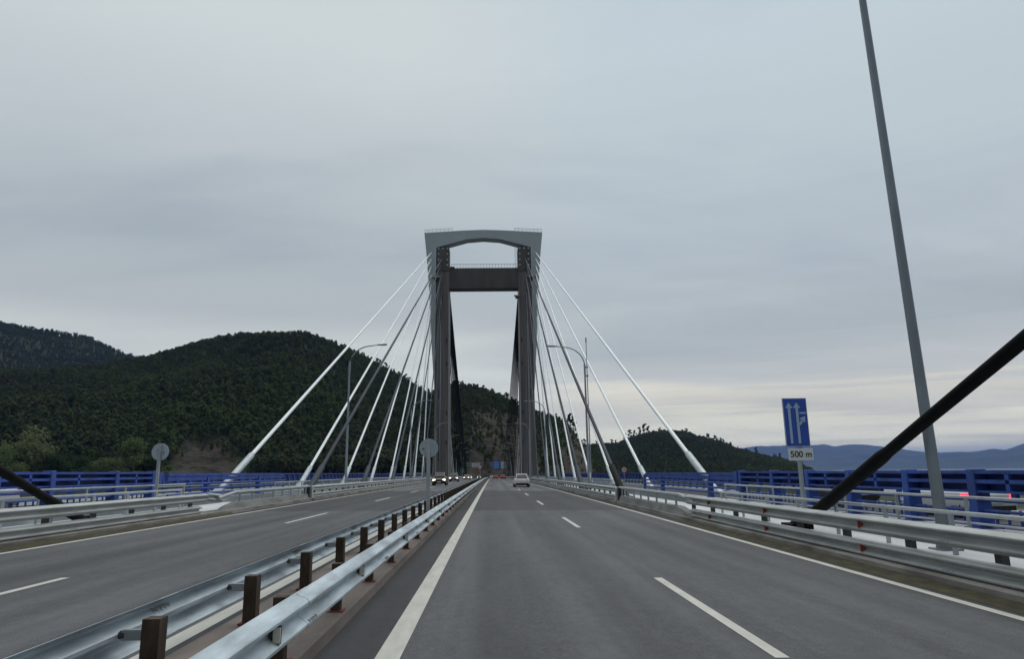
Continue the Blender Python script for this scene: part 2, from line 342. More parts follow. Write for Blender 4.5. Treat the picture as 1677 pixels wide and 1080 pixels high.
def posts(rt, org, x, ys, mk, sub=None, limit=100):
    """first post is built, the others are copies"""
    first = None; sb = None; extra = MB()
    for i, y in enumerate(ys):
        loc = P(x, y, 0)-org
        if i < limit:
            if first is None:
                first = mk(rt); first.location = loc
            else: dup_tree(first, rt, loc)
    if len(ys) > limit:
        me = first.data; q = MB()
        for y in ys[limit:]:
            loc = P(x, y, 0)-org; q.add([v.co+loc for v in me.vertices], [tuple(p.vertices) for p in me.polygons], me.materials[0])
        o = q.build('post', rt); o['kind'] = 'stuff'
# median, near side
org = P(-1.66, 0, 0); rt = empty('guard_rail', org, 'pale blue galvanised guard rail along the right side of the median, closest to the camera', 'guard rail')
beam(rt, org, -1.585, .335, 1, -6, 352, galv)
def mk_near(rt):
    o = MB().box((0, 0, .36), (.10, .11, .50), brown).build('post', rt)
    MB().box((0, 0, .116), (.17, .18, .012), redp).build('base_plate', o); return o
posts(rt, org, -1.72, frange(-4.35, 345, 2.05)[:160], mk_near)
sp = MB().box((0, 0, .50), (.07, .09, .2), dpost).build('spacer', rt); ysn = [(-4.35+2.05*i) for i in range(60)]
sp.location = P(-1.63, ysn[0], 0)-org
for y in ysn[1:]: dupo(sp, rt, P(-1.63, y, 0)-org)
rf = MB().box((0, 0, 0), (.05, .012, .10), refw).box((-.02, .02, 0), (.09, .02, .12), dpost).build('reflector', rt)
ysr = [5.1, 8.25, 12.4, 16.5, 20.6, 24.7, 28.8, 33, 37.1, 41, 49, 57]
rf.location = P(-1.50, ysr[0], .49)-org
for y in ysr[1:]: dupo(rf, rt, P(-1.50, y, .49)-org)
# median, far side
org = P(-2.45, 0, 0); rt = empty('guard_rail', org, 'galvanised median guard rail facing the oncoming lanes, on tall dark brown posts', 'guard rail')
beam(rt, org, -2.655, .30, -1, -6, 352, galv)
def mk_far(rt):
    o = MB().box((0, 0, .34), (.125, .125, .47), brown).build('post', rt)
    MB().box((0, 0, .122), (.19, .19, .022), redp).build('base_plate', o); return o
posts(rt, org, -2.43, [(-4.95+2.05*i) for i in range(170)], mk_far)
sp = MB().box((.045, 0, .46), (.17, .045, .07), galvp).tube([(-.06, 0, .46), (-.02, 0, .46)], .03, dpost, 8).build('spacer', rt)
ysn = [(-4.95+2.05*i) for i in range(60)]
sp.location = P(-2.61, ysn[0], 0)-org
for y in ysn[1:]: dupo(sp, rt, P(-2.61, y, 0)-org)
# outer guard rails, near runs and runs beyond the parapets
def mk_outer(rt):
    return MB().box((0, 0, .48), (.10, .14, .68), dpost).box((0, 0, .14), (.24, .24, .02), dpost).build('post', rt)
def outer_rail(sgn, y0, y1, label, refl=None, bend=None):
    X = CXR+sgn*8.55; org = P(X, max(y0, 0), 0); rt = empty('guard_rail', org, label, 'guard rail')
    xb = X+sgn*(.0)
    beam(rt, org, xb, .535, -sgn, y0, y1, galvd, 'upper_beam', .30); beam(rt, org, xb, .13, -sgn, y0, y1-(.6 if y1 < 60 else 0), galvd, 'lower_beam', .29)
    posts(rt, org, X+sgn*.13, [y0+1.2+2.0*i for i in range(int((y1-y0-1.2)/2.0)+1)], mk_outer)
    if refl:
        r0 = None
        for y in refl:
            for z in (.685, .285):
                if r0 is None:
                    r0 = MB().add([(0, 0, -.07), (0, 0, .07), (-sgn*.10, 0, .06), (-sgn*.10, 0, -.06), (0, .012, -.07), (0, .012, .07), (-sgn*.10, .012, .06), (-sgn*.10, .012, -.06)], [(0, 1, 2, 3), (7, 6, 5, 4), (0, 3, 7, 4), (1, 5, 6, 2), (2, 6, 7, 3), (0, 4, 5, 1)], refr).build('reflector', rt); r0.location = P(X-sgn*.02, y, z)-org
                else: dupo(r0, rt, P(X-sgn*.02, y, z)-org)
    return rt, org, X
rt, org, X = outer_rail(1, -6, 23.4, 'double beam guard rail with red reflectors at the right edge of the road', [4.0, 8.3, 12.3, 16.6, 20.9])
rt, org, X = outer_rail(-1, -6, 26.2, 'double beam guard rail in front of the round sign at the far left')
MB().sweep(wprof(X, .56, 1), [26.2, 27.4, 28.3], galvd, org, f=lambda x, y, h: P(x-.25*((y-26.2)/2)**1.2, y, h-.12*((y-26.2)/2))).build('end_beam', rt, smooth=True)
outer_rail(1, 36.4, 350, 'long guard rail at the right beyond the concrete parapet, running past the white car')
outer_rail(-1, 41.2, 350, 'long guard rail at the left beyond the concrete parapet, running past the black car')
# rub rail (third row)
# ---------------------------------------------------------------- concrete parapets with tubular top rail
def parapet(sgn, y0, y1, label):
    X = CXR+sgn*8.5; org = P(X, y0, 0); rt = empty('parapet', org, label, 'parapet')
    pr = [(X-sgn*.22, .005), (X-sgn*.14, .18), (X-sgn*.06, .42), (X+sgn*.22, .42), (X+sgn*.24, .005)]
    ys = frange(y0, y1, 1.0); b = MB(); n = len(pr); k = []
    for i, y in enumerate(ys):
        f = min(1, (y-y0)/1.8+.12)
        for (x, h) in pr: k.append(P(x, y, h*f)-org)
    fs = [(i*n+j, i*n+(j+1) % n, (i+1)*n+(j+1) % n, (i+1)*n+j) for i in range(len(ys)-1) for j in range(n)]+[tuple(range(n-1, -1, -1)), tuple((len(ys)-1)*n+j for j in range(n))]
    b.add(k, fs if sgn < 0 else [f[::-1] for f in fs], conc).build('concrete_base', rt, bevel=.015)
    # concrete joints
    r = MB(); xx = X+sgn*.02
    pts = [P(xx, y0+.1, .62)-org, P(xx, y0+.9, .70)-org, P(xx, y0+1.9, .80)-org]+[P(xx, y, .80)-org for y in frange(y0+3, y1, 2)]
    r.tube(pts, .072, pipe, 10).build('top_rail', rt, smooth=True)
    p0 = MB().box((0, 0, .57), (.06, .08, .34), galvp).build('baluster', rt)
    ysb = frange(y0+2.4, y1-.6, 1.55); p0.location = P(xx, ysb[0], 0)-org
    for y in ysb[1:]: dupo(p0, rt, P(xx, y, 0)-org)
    MB().box((P(X+sgn*.05, y1+.05, .4)-org), (.5, .25, .82), slv).box((P(X+sgn*.0, y1-.35, .5)-org), (.3, .25, .6), trim).build('end_post', rt)
parapet(1, 22.4, 35.7, 'low concrete parapet with grey top rail at the right road edge')
parapet(-1, 27.2, 40.5, 'low concrete parapet with grey top rail at the left road edge')

# ---------------------------------------------------------------- walkway handrails
def handrail(sgn, q, y0, y1, hh, label, rails, pst, bal=None, prad=.035, pw=.09):
    X = CXR+sgn*q; org = P(X, max(y0, 0), 0); rt = empty('handrail', org, label, 'handrail')
    for h, r in rails:
        MB().tube([P(X, y, h)-org for y in frange(y0, y1, 2 if y1 < 100 else 8)], r, pipe, 8).build('rail', rt, smooth=True)
    ys = frange(y0+.1, y1-.1, pst)
    posts(rt, org, X, ys, lambda rt_: MB().box((0, 0, .135+(hh-.135)/2), (.05, pw, hh-.135), galvp).build('post', rt_))
    if bal:
        b = MB()
        for y in frange(y0+.2, y1-.2, bal):
            p = P(X, y, 0)-org; b.box(p+Vector((0, 0, .2+hh/2-.1)), (.02, .03, hh-.12), galvp)
        o = b.build('baluster', rt); o['kind'] = 'stuff'
handrail(1, 10.25, 4, 25.2, .86, 'grey tubular handrail on flat posts behind the blue lane sign', [(.87, .038)], 2.0)
handrail(-1, 10.75, 4, 29.2, .90, 'grey tubular handrail on flat posts at the far left beside the round sign', [(.90, .038)], 2.0, pw=.13)
handrail(1, 11.2, 4, 27.5, 1.1, 'thinner pipe handrail on the outer edge of the right walkway', [(1.1, .028), (.62, .02)], 2.4, None, pw=.05)
handrail(-1, 11.2, 4, 30.5, 1.1, 'thinner pipe handrail on the outer edge of the left walkway', [(1.1, .028), (.62, .02)], 2.4, None, pw=.05)
handrail(1, 11.25, 49, 349, 1.0, 'long grey mesh railing on the right walkway running towards the tower', [(1.0, .03), (.25, .02)], 3.0, .3, pw=.06)
handrail(-1, 11.25, 43, 349, 1.0, 'long grey mesh railing on the left walkway running towards the tower', [(1.0, .03), (.25, .02)], 3.0, .3, pw=.06)

# ---------------------------------------------------------------- blue railings
def blue_light(sgn, y0, y1, label):
    X = CXR+sgn*15.0; org = P(X, y0, 0); rt = empty('blue_railing', org, label, 'railing')
    H = 1.56
    b = MB(); b.sweep([(X-.11, H-.15), (X+.11, H-.15), (X+.11, H), (X-.11, H)], frange(y0, y1-1.2, 4), blue, org)
    b.sweep([(X-.11, H-.15), (X+.11, H-.15), (X+.11, H), (X-.11, H)], [y1-1.2, y1-.05], blue, org, f=lambda x, y, h: P(x, y, h-.16*(y-(y1-1.2))))
    b.box(P(X, y1-.05, .78)-org, (.22, .12, 1.18), blue).build('top_chord', rt)
    MB().sweep([(X-.07, H-.40), (X+.07, H-.40), (X+.07, H-.17), (X-.07, H-.17)], frange(y0, y1, 4), blue, org).build('upper_panel', rt)
    r0 = None
    for h in (.98, .70, .42):
        MB().tube([P(X-sgn*.1, y, h)-org for y in frange(y0, y1, 2)], .06, blue, 8).build('rail', rt, smooth=True)
    p0 = None
    for y in frange(y0+5.2, y1-6.2, 9.5):
        if p0 is None: p0 = MB().box((0, 0, .72), (.25, .4, 1.2), blue).box((0, 0, .15), (.4, .5, .05), blue).build('post', rt); p0.location = P(X, y, 0)-org
        else: dupo(p0, rt, P(X, y, 0)-org)
blue_light(1, 36.2, 59.3, 'blue four rail barrier at the right, in front of the stay cable feet')
blue_light(-1, 37, 57.5, 'blue four rail barrier at the left, in front of the stay cable feet')
def blue_heavy(sgn, y0, y1, py, label):
    X = CXR+sgn*15.0; org = P(X, max(0, y0), 0); rt = empty('blue_barrier', org, label, 'barrier')
    b = MB(); xo = X+sgn*.22
    for (h0, h1) in ((1.53, 1.62), (1.28, 1.38), (1.04, 1.10)):
        b.sweep([(X-.16, h0), (X+.24, h0), (X+.24, h1), (X-.16, h1)] if sgn > 0 else [(X-.24, h0), (X+.16, h0), (X+.16, h1), (X-.24, h1)], frange(y0, y1, 4), blue, org)
    b.sweep([(xo-.02, 1.1), (xo+.02, 1.1), (xo+.02, 1.53), (xo-.02, 1.53)], frange(y0, y1, 4), blued, org)
    b.box(P(X, y1, 1.33)-org, (.46, .5, .56), blue).build('box_chord', rt)
    for h, r in ((.86, .05), (.58, .04)): MB().tube([P(X-sgn*.05, y, h)-org for y in frange(y0, y1, 2)], r, blue, 8).build('rail', rt, smooth=True)
    MB().sweep([(X-.04, .18), (X+.04, .18), (X+.04, .28), (X-.04, .28)], frange(y0, y1, 4), blued, org).build('bottom_rail', rt)
    q = MB()
    for y in frange(y0, y1, .42): q.box(P(X+sgn*.02, y, .42)-org, (.03, .07, .42), blued)
    o = q.build('baluster', rt); o['kind'] = 'stuff'
    p0 = None
    for y in py:
        if p0 is None:
            p0 = MB().hexa([(-.22, -.17, .1), (.22, -.17, .1), (.22, .17, .1), (-.22, .17, .1), (-.18, -.15, 1.66), (.18, -.15, 1.66), (.18, .15, 1.66), (-.18, .15, 1.66)], blue).box((0, 0, .13), (.7, .62, .05), blued).build('post', rt, bevel=.03); p0.location = P(X, y, 0)-org
        else: dupo(p0, rt, P(X, y, 0)-org)
    s0 = None
    for y in [a+1.7 for a in py[1:]]:
        if s0 is None: s0 = MB().box((0, 0, .99), (.1, .16, .3), blue).box((-sgn*.12, 0, 1.33), (.08, .14, .44), blue).build('stiffener', rt); s0.location = P(X, y, 0)-org
        else: dupo(s0, rt, P(X, y, 0)-org)
blue_heavy(1, -4, 36.4, [35.9, 31.8, 28.2, 24.9, 21.4, 18.4, 15.4, 12], 'heavy blue barrier with thick posts at the right, behind the blue lane sign')
blue_heavy(-1, -4, 35.8, [35.3, 31.9, 27.3, 24.3, 20.5, 17, 13], 'heavy blue barrier with thick posts at the far left, behind the round sign')
def blue_outer(sgn, label):
    X = CXR+sgn*21.6; org = P(X, 0, 0); rt = empty('blue_railing', org, label, 'railing')
    MB().sweep([(X-.1, 1.42), (X+.1, 1.42), (X+.1, 1.55), (X-.1, 1.55)], frange(-4, 350, 8), blue, org).build('top_chord', rt)
    MB().sweep([(X+sgn*.12-.015, .72), (X+sgn*.12+.015, .72), (X+sgn*.12+.015, 1.42), (X+sgn*.12-.015, 1.42)], frange(-4, 350, 8), blued, org).build('panel', rt)
    posts(rt, org, X, [20+2.2*i for i in range(145)], lambda r_: MB().hexa([(-.1-sgn*.12, -.05, .1), (.1-sgn*.12, -.05, .1), (.1-sgn*.12, .12, .1), (-.1-sgn*.12, .12, .1), (-.08, -.25, 1.46), (.08, -.25, 1.46), (.08, -.08, 1.46), (-.08, -.08, 1.46)], blue).build('post', r_))
    MB().tube([P(X-sgn*.25, y, .6)-org for y in frange(-4, 350, 8)], .04, pipe, 6).build('rail', rt)
blue_outer(1, 'long blue railing with slanted posts, outer edge of the right outer deck')
blue_outer(-1, 'long blue railing with slanted posts, outer edge of the left outer deck')

# ---------------------------------------------------------------- tower
TY = 200.0; T0 = Vector((CXR, TY, -55)); tz = 55.0
t = empty('bridge_tower', T0, 'tall bridge tower with pale steel crown over two dark concrete legs', 'bridge tower')
def tw(w_, h): return (w_, h+tz)
LEGF, LEGB = 0.4, 5.4
for s in (-1, 1):
    b = MB(); prof = [(-5, 9.9, 15.0), (0, 10.05, 14.9), (30, 10.3, 14.65), (56, 10.45, 14.4), (69.3, 10.5, 14.35)]
    k = []
    for h, wi, wo in prof:
        g = .55
        for (a, yy) in ((wi, LEGF+g*0), (wo, LEGF), (wo, LEGB), (wi, LEGB)): k.append((s*a, yy, h+tz))
    k2 = [(s*a, yy, 0) for (a, yy) in ((9.6, LEGF-.5), (15.3, LEGF-.5), (15.3, LEGB+.5), (9.6, LEGB+.5))]
    k = k2+k
    n = 4; fs = [(i*n+j, i*n+(j+1) % n, (i+1)*n+(j+1) % n, (i+1)*n+j) for i in range(len(prof)) for j in range(n)]+[(3, 2, 1, 0), tuple(len(prof)*n+j for j in range(4))]
    b.add(k, fs if s > 0 else [f[::-1] for f in fs], conc_d); leg = b.build('leg', t, bevel=.25)
    # openings, pipes, platforms
    sl_ = MB()
    for h in (10, 18.5, 33, 40): sl_.box((s*11.2, LEGF-.01, h+tz), (.35, .06, 1.3), trim)
    for h in (6, 24): sl_.box((s*13.4, LEGF-.01, h+tz), (.3, .06, 2.6), trim)
    sl_.build('slot_opening', leg)
    MB().tube([(s*13.1, LEGF-.15, tz), (s*12.9, LEGF-.15, tz+55)], .12, galvp, 6).build('drain_pipe', leg)
    MB().tube([(s*10.4, LEGF-.1, tz), (s*10.55, LEGF-.1, tz+55)], .16, pipe, 6).build('corner_pipe', leg)
    hd = MB()
    hd.box((s*12.42, LEGF-.12, 65.4+tz), (3.7, .25, 7.6), conc_x)
    for dh in (2.9, 1.15, -.65, -2.4):
        for q in (-1.35, 0, 1.35):
            if q == 0 and dh < 2: continue
            hd.box((s*12.42+q, LEGF-.27, 65.9+dh+tz), (.42, .08, .4), slv)
    hd.build('cable_head', leg)
    pf = MB().box((s*14.5, LEGF-.7, 59.6+tz), (2.6, 1.0, .35), galvp).box((s*14.3, LEGF-.5, 58.9+tz), (.9, .6, 1.1), trim)
    pf.build('bracket', leg)
    if s > 0:
        lad = MB()
        for h in frange(62.8, 70.5, .45): lad.box((s*9.95, LEGF+.2, h+tz), (.75, .06, .07), galvp)
        for q in (9.6, 10.3): lad.box((s*q, LEGF+.2, 66.6+tz), (.06, .06, 8), galvp)
        lad.build('ladder', leg)
        MB().box((9.9, LEGF-.5, 53.6+tz), (1.6, 1.0, .25), galvp).box((10.0, LEGF-.5, 53.1+tz), (1.0, .7, .7), trim).build('service_platform', leg)
        cl = MB()
        for i in range(9): cl.box((13.0+.045*i*1.0, LEGF-.1, tz+50-2.6*i-(i % 3)*.7), (.3, .12, .42), trim)
        cl.build('cable_clamp', leg)
# pale outer strip + crown as one steel frame
fo = [(18.15, 73.85), (16.6, 56.5), (14.95, 25)]
out_r = [(18.15, 73.85), (17.35, 66), (16.6, 56.5), (15.6, 38), (14.72, 25)]
inn_r = [(14.66, 25), (14.55, 56.5), (14.45, 69.0)]
arc = [(9.9, 70.15), (5.0, 71.75), (0, 72.15), (-5.0, 71.75), (-9.9, 70.15)]
poly = [(0, 74.75)]+out_r+inn_r+arc+[(-x, z) for x, z in inn_r[::-1]]+[(-x, z) for x, z in out_r[::-1]]
FY0, FY1 = 0.0, 3.9
# build by quads between outer and inner lines
cr_ = MB()
outer = [(14.72, 25), (15.6, 38), (16.6, 56.5), (17.35, 66), (18.15, 73.85), (6, 74.55), (0, 74.75)]
inner = [(14.60, 25), (14.60, 38), (14.5, 56.5), (14.45, 66), (14.42, 69.1), (5.0, 71.75), (0, 72.15)]
outer = outer+[(-x, z) for x, z in outer[-2::-1]]; inner = inner+[(-x, z) for x, z in inner[-2::-1]]
n = len(outer); vs = []
for yy in (FY0, FY1):
    for p in outer: vs.append((p[0], yy, p[1]+tz))
    for p in inner: vs.append((p[0], yy, p[1]+tz))
fs = []
for i in range(n-1):
    fs += [(i, i+1, n+i+1, n+i), (2*n+i+1, 2*n+i, 3*n+i, 3*n+i+1), (i+1, i, 2*n+i, 2*n+i+1), (n+i, n+i+1, 3*n+i+1, 3*n+i)]
fs += [(0, n, 3*n, 2*n), (n-1, 2*n-1+0, 4*n-1, 3*n-1)]
cr_.add(vs, fs, steel_l).build('steel_crown', t)
MB().box((0, LEGF+2.4, 59.5+tz), (21.0, 4.0, 6.5), conc_x).box((-9.6, LEGF+.5, 62.95+tz), (1.4, .8, .35), trim).build('cross_beam', t, bevel=.1)
rl_ = MB()
for s in (-1, 1):
    for yy in (.3, 3.6):
        rl_.tube([(s*18, yy, 74.9+tz), (s*9.6, yy, 75.35+tz)], .06, galvp, 5); rl_.tube([(s*18, yy, 74.45+tz), (s*9.6, yy, 74.9+tz)], .04, galvp, 5)
        for i in range(8): q = 18-i*1.2; rl_.box((s*q, yy, 74.4+i*.065+tz), (.08, .08, 1.1), galvp)
rl_.tube([(-9.9, 1.0, 63.95+tz), (9.9, 1.0, 63.95+tz)], .07, galvp, 5)
for i in range(23): rl_.box((-9.9+.9*i, 1.0, 63.35+tz), (.1, .1, 1.1), galvp)
rl_.build('maintenance_railing', t)
# fixing studs
# ---------------------------------------------------------------- stay cables
ordn = ['nearest', 'second', 'third', 'fourth', 'fifth', 'sixth', 'seventh', 'eighth', 'ninth']
def stay(p0, p1, mt, smt, slen, r0, r1, label, group, sub=True):
    rt = empty('stay_cable', p0, label, 'stay cable', group)
    d = (p1-p0); L = d.length; u = d/L
    c = MB(); c.tube([u*(slen if slen else .1), d], [r0, r0], mt, 10 if L > 0 else 8, True).build('cable', rt, smooth=True)
    if slen:
        q = MB(); q.tube([-u*.4, u*slen, u*(slen+.25)], [r1, r1, r0*1.02], smt, 12)
        q.build('anchor_sleeve', rt, smooth=True)
        MB().tube([-u*.5, u*.35], r1*1.5, smt, 10).box((0, 0, -.05), (r1*4, r1*5, .3), smt).build('anchor_block', rt)
    return rt
wh = [67.3, 65.3, 62.9, 60.2, 57.2, 54, 50.6, 47]
dk = [66.0, 64.0, 62.0, 60.0, 58.0, 56, 54, 51.5, 49]
for s, sd_ in ((1, 'right'), (-1, 'left')):
    for i in range(8):
        yb = (42.3 if s > 0 else 45.8)+(18.2 if s > 0 else 18.9)*i
        if yb > 190: continue
        p0 = P(CXR+s*15.75, yb, .25); p1 = Vector((CXR+s*(15.9), TY-.2, wh[i]))
        stay(p0, p1, whitec, slv, 6.5 if i == 0 else 4.2, .145, .23, f'white stay cable, {ordn[i]} to the camera on the {sd_} side of the tower' if i < 7 else f'white stay cable closest to the tower on the {sd_} side', 'white stay cables in front of the tower')
        yb2 = 2*TY-yb
        if yb2 < 362:
            p0 = P(CXR+s*15.75, yb2, .25); p1 = Vector((CXR+s*15.2, TY+5, wh[i]))
            stay(p0, p1, whitec, slv, 3.5, .14, .2, f'white stay cable behind the tower on the {sd_}, fanning down to the far deck', f'white stay cables behind the {sd_} tower leg')
    for i in range(8):
        yb = (38.3 if s > 0 else 42.6)+(17.9 if s > 0 else 17.8)*i
        p0 = P(CXR+s*9.25, yb, .2); p1 = Vector((CXR+s*(12.5+(i % 2)*.5), TY+.2, dk[i]))
        rt = stay(p0, p1, darkc, blackc if i == 0 and s > 0 else darkc, 4.5, .128 if i < 3 else .10, .20 if i < 3 else .15, f'dark grey stay cable, {ordn[i]} to the camera on the {sd_} side of the road', 'dark stay cables in front of the tower')
        yb2 = 2*TY-yb
        if yb2 < 366:
            p0 = P(CXR+s*9.25, yb2, .2); p1 = Vector((CXR+s*11.6, TY+5.2, dk[i]))
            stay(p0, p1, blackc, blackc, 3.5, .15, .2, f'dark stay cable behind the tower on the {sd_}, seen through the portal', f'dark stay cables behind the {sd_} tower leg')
    # nearest cable of the tower behind the camera
    p0 = Vector((8.0, 18.4, .05)) if s > 0 else Vector((-12.5, 22.4, .15)); p1 = Vector((9.6, -146, 66)) if s > 0 else Vector((-13.4, -146, 66))
    stay(p0, p1, blackc, blackc, 4.6 if s > 0 else 2.2, .118, .140, f'thick black stay cable rising out of the frame at the {sd_} edge', 'stay cables of the tower behind the camera')

# ---------------------------------------------------------------- street lamps
def lamp_mesh(rt, s, m, up=0.0):
    pts = [(0, 0, .15), (0, 0, 4), (0, 0, 8), (0, 0, 11.2)]; 
    for a in (12, 25, 40, 55, 70, 82): pts.append((-s*(1.9-1.9*math.cos(R_(a))), 0, 11.2+1.75*math.sin(R_(a))))
    pts += [(-s*2.2, 0, 13.0), (-s*2.6, 0, 13.04)]
    pts = [(p[0], p[1], p[2]+(up if i > 2 else 0)) for i, p in enumerate(pts)]
    rs = [.115, .10, .088, .075]+[.055]*6+[.045, .045]
    MB().tube(pts, rs, m, 10).build('pole', rt, smooth=True)
    MB().tube([(0, 0, .14), (0, 0, .5)], [.17, .13], m, 10).box((0, 0, .15), (.42, .42, .04), m).build('base', rt)
    if not up: MB().tube([(0, 0, 10.4), (0, 0, 11.3)], .095, m, 10).build('collar', rt)
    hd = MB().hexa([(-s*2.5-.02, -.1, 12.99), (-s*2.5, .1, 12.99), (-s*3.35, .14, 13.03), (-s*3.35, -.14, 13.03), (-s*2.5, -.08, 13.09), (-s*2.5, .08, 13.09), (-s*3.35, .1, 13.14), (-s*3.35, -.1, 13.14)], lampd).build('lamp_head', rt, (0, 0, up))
    MB().box((-s*3.0, 0, 12.995), (.5, .16, .03), lens).build('lens', hd)
def lamps(s, X, ys, sd_):
    src = None
    for i, y in enumerate(ys):
        lab = f'grey street lamp on the {sd_} walkway, ' + ('cut by the top edge of the frame' if y < 20 else f'{ordn[i-(1 if s>0 else 0)]} of those seen whole' if i < 6 else 'farthest of the row')
        if y < 20:
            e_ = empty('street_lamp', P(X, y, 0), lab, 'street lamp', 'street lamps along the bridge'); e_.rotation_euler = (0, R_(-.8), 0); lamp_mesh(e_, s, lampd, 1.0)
        elif src is None:
            src = empty('street_lamp', P(X, y, 0), lab, 'street lamp', 'street lamps along the bridge'); lamp_mesh(src, s, lampg)
        else:
            c = dup_tree(src, None, P(X, y, 0)); c['label'] = lab
lamps(1, 8.6, [13.3, 62, 110.5, 159, 207.5, 256, 304.5, 345], 'right')
lamps(-1, -12.9, [62, 110.5, 159, 207.5, 256, 304.5, 345], 'left')
b = empty('mast', P(8.75, 61.6, 0), 'slim grey mast clamped beside the whole street lamp on the right', 'mast')
MB().tube([(0, 0, .15), (0, 0, 13.6)], [.06, .035], lampg, 8).build('pole', b); MB().tube([(0, 0, 13.3), (0, 0, 13.75)], .06, lampd, 8).build('tip', b); MB().box((-.05, 0, 10.2), (.3, .12, .12), lampd).box((-.05, 0, 11), (.3, .12, .12), lampd).build('clamp', b)

# ---------------------------------------------------------------- signs
def text_mesh(txt, size, m, parent, loc, name='lettering'):
    c = bpy.data.curves.new(name, 'FONT'); c.body = txt; c.size = size; c.extrude = .003; c.align_x = 'CENTER'; c.align_y = 'CENTER'; c.offset = .004*size/.3
    o = bpy.data.objects.new(name, c); COL.objects.link(o); dg = bpy.context.evaluated_depsgraph_get()
    me = bpy.data.meshes.new_from_object(o.evaluated_get(dg)); bpy.data.objects.remove(o)
    me.materials.clear(); me.materials.append(m); q = bpy.data.objects.new(name, me); COL.objects.link(q); q.parent = parent; q.location = loc; q.rotation_euler = (R_(90), 0, 0); return q
rt = empty('lane_sign', P(8.95, 20, 0), 'tall blue lane sign with two white arrows above a 500 m plate', 'road sign')
z0 = 2.18+.125; ZB, ZT, WX = 2.30, 3.72, .72
MB().tube([(0, 0, .135), (0, 0, 3.5)], .062, lampg, 10).box((0, 0, .15), (.3, .3, .03), lampg).build('pole', rt)
pn = MB().box((-.03, -.09, (ZB+ZT)/2), (WX, .03, ZT-ZB), signb).build('panel', rt, bevel=.01)
def up_arrow(m_, x, zb, zt, wd=.075, hw=.11, hh=.16):
    y0, y1 = -.112, -.108
    m_.prism([(x-wd/2, zb), (x+wd/2, zb), (x+wd/2, zt-hh), (x-wd/2, zt-hh)], y0, y1, signline)
    m_.prism([(x-hw, zt-hh), (x+hw, zt-hh), (x, zt)], y0, y1, signline)
ar = MB(); up_arrow(ar, -.21, ZB+.1, ZT-.13); up_arrow(ar, .02, ZB+.1, ZT-.13)
ar.prism([(.03, 2.96), (.09, 2.92), (.19, 3.05), (.14, 3.10)], -.112, -.108, signline)
ar.prism([(.07, 3.12), (.23, 2.99), (.25, 3.19)], -.112, -.108, signline)
ar.box((.19, -.11, 3.28), (.20, .004, .05), signline)
ar.build('arrow', pn)
MB().box((-.03, -.107, ZB+.012), (WX-.02, .004, .012), signw).box((-.03, -.107, ZT-.012), (WX-.02, .004, .012), signw).box((-.03-WX/2+.012, -.107, 3.02), (.012, .004, ZT-ZB-.02), signw).box((-.03+WX/2-.012, -.107, 3.02), (.012, .004, ZT-ZB-.02), signw).build('border', pn)
p2 = MB().box((.02, -.09, 2.08), (.73, .03, .34), signw).build('distance_plate', rt, bevel=.01)
text_mesh('500 m', .25, signk, p2, (.02, -.11, 2.08))
MB().box((0, -.05, 2.75), (.2, .045, 1.5), lampg).build('bracket', rt)
def disc(m, c, r, th, mt, n=28, axis='y'):
    vs = [(c[0]+r*math.cos(2*math.pi*i/n), c[1]-th/2, c[2]+r*math.sin(2*math.pi*i/n)) for i in range(n)]+[(c[0]+r*math.cos(2*math.pi*i/n), c[1]+th/2, c[2]+r*math.sin(2*math.pi*i/n)) for i in range(n)]
    return m.add(vs, [tuple(range(n-1, -1, -1))[::-1], tuple(range(2*n-1, n-1, -1))]+[(i, n+i, n+(i+1) % n, (i+1) % n) for i in range(n)], mt)
def round_back(name, loc, zc, r, label, lab_dx=.0):
    rt = empty(name, loc, label, 'road sign')
    MB().box((0, 0, (zc+r)/2), (.11, .06, zc+r-.1), galvp).box((0, 0, .13), (.3, .25, .03), galvp).build('post', rt)
    d = disc(MB(), (.0, .06, zc), r, .02, signbk).build('disc', rt)
    disc(MB(), (.0, .078, zc), r, .004, signr).build('front_face', d)
    MB().box((lab_dx, .045, zc-.03), (.09, .004, .035), signk).build('sticker', d)
    MB().box((0, .035, zc), (.26, .03, .3), galvp).build('bracket', rt)
round_back('round_sign', P(-1.97, 21.6, 0), 2.33, .29, 'back of a round sign on a post in the median', -.15)
round_back('round_sign', P(-12.9, 27.3, 0), 2.38, .33, 'back of a round sign on a post at the left walkway', .12)
def speed(loc, zc, r, label):
    rt = empty('speed_sign', loc, label, 'road sign')
    MB().tube([(0, 0, 0), (0, 0, zc)], .05, lampg, 8).build('post', rt)
    d = disc(disc(MB(), (0, -.07, zc), r, .02, signr), (0, -.084, zc), r*.74, .004, signw).build('disc', rt)
    MB().prism([(-r*.42, zc-r*.26), (r*.42, zc-r*.26), (r*.42, zc+r*.26), (-r*.42, zc+r*.26)], -.092, -.088, mat('sign_grey_mark', (.12, .12, .12), .6)).build('mark', d)
speed(P(-2.6, 150, 0), 2.9, .42, 'small round red ringed sign in the median far ahead')
speed(P(13.6, 205, 0), 3.0, .5, 'small round red ringed sign just right of the right tower leg')
speed(P(19.2, 101, 0), 2.0, .42, 'small round red ringed sign on the right outer deck above the blue railing')

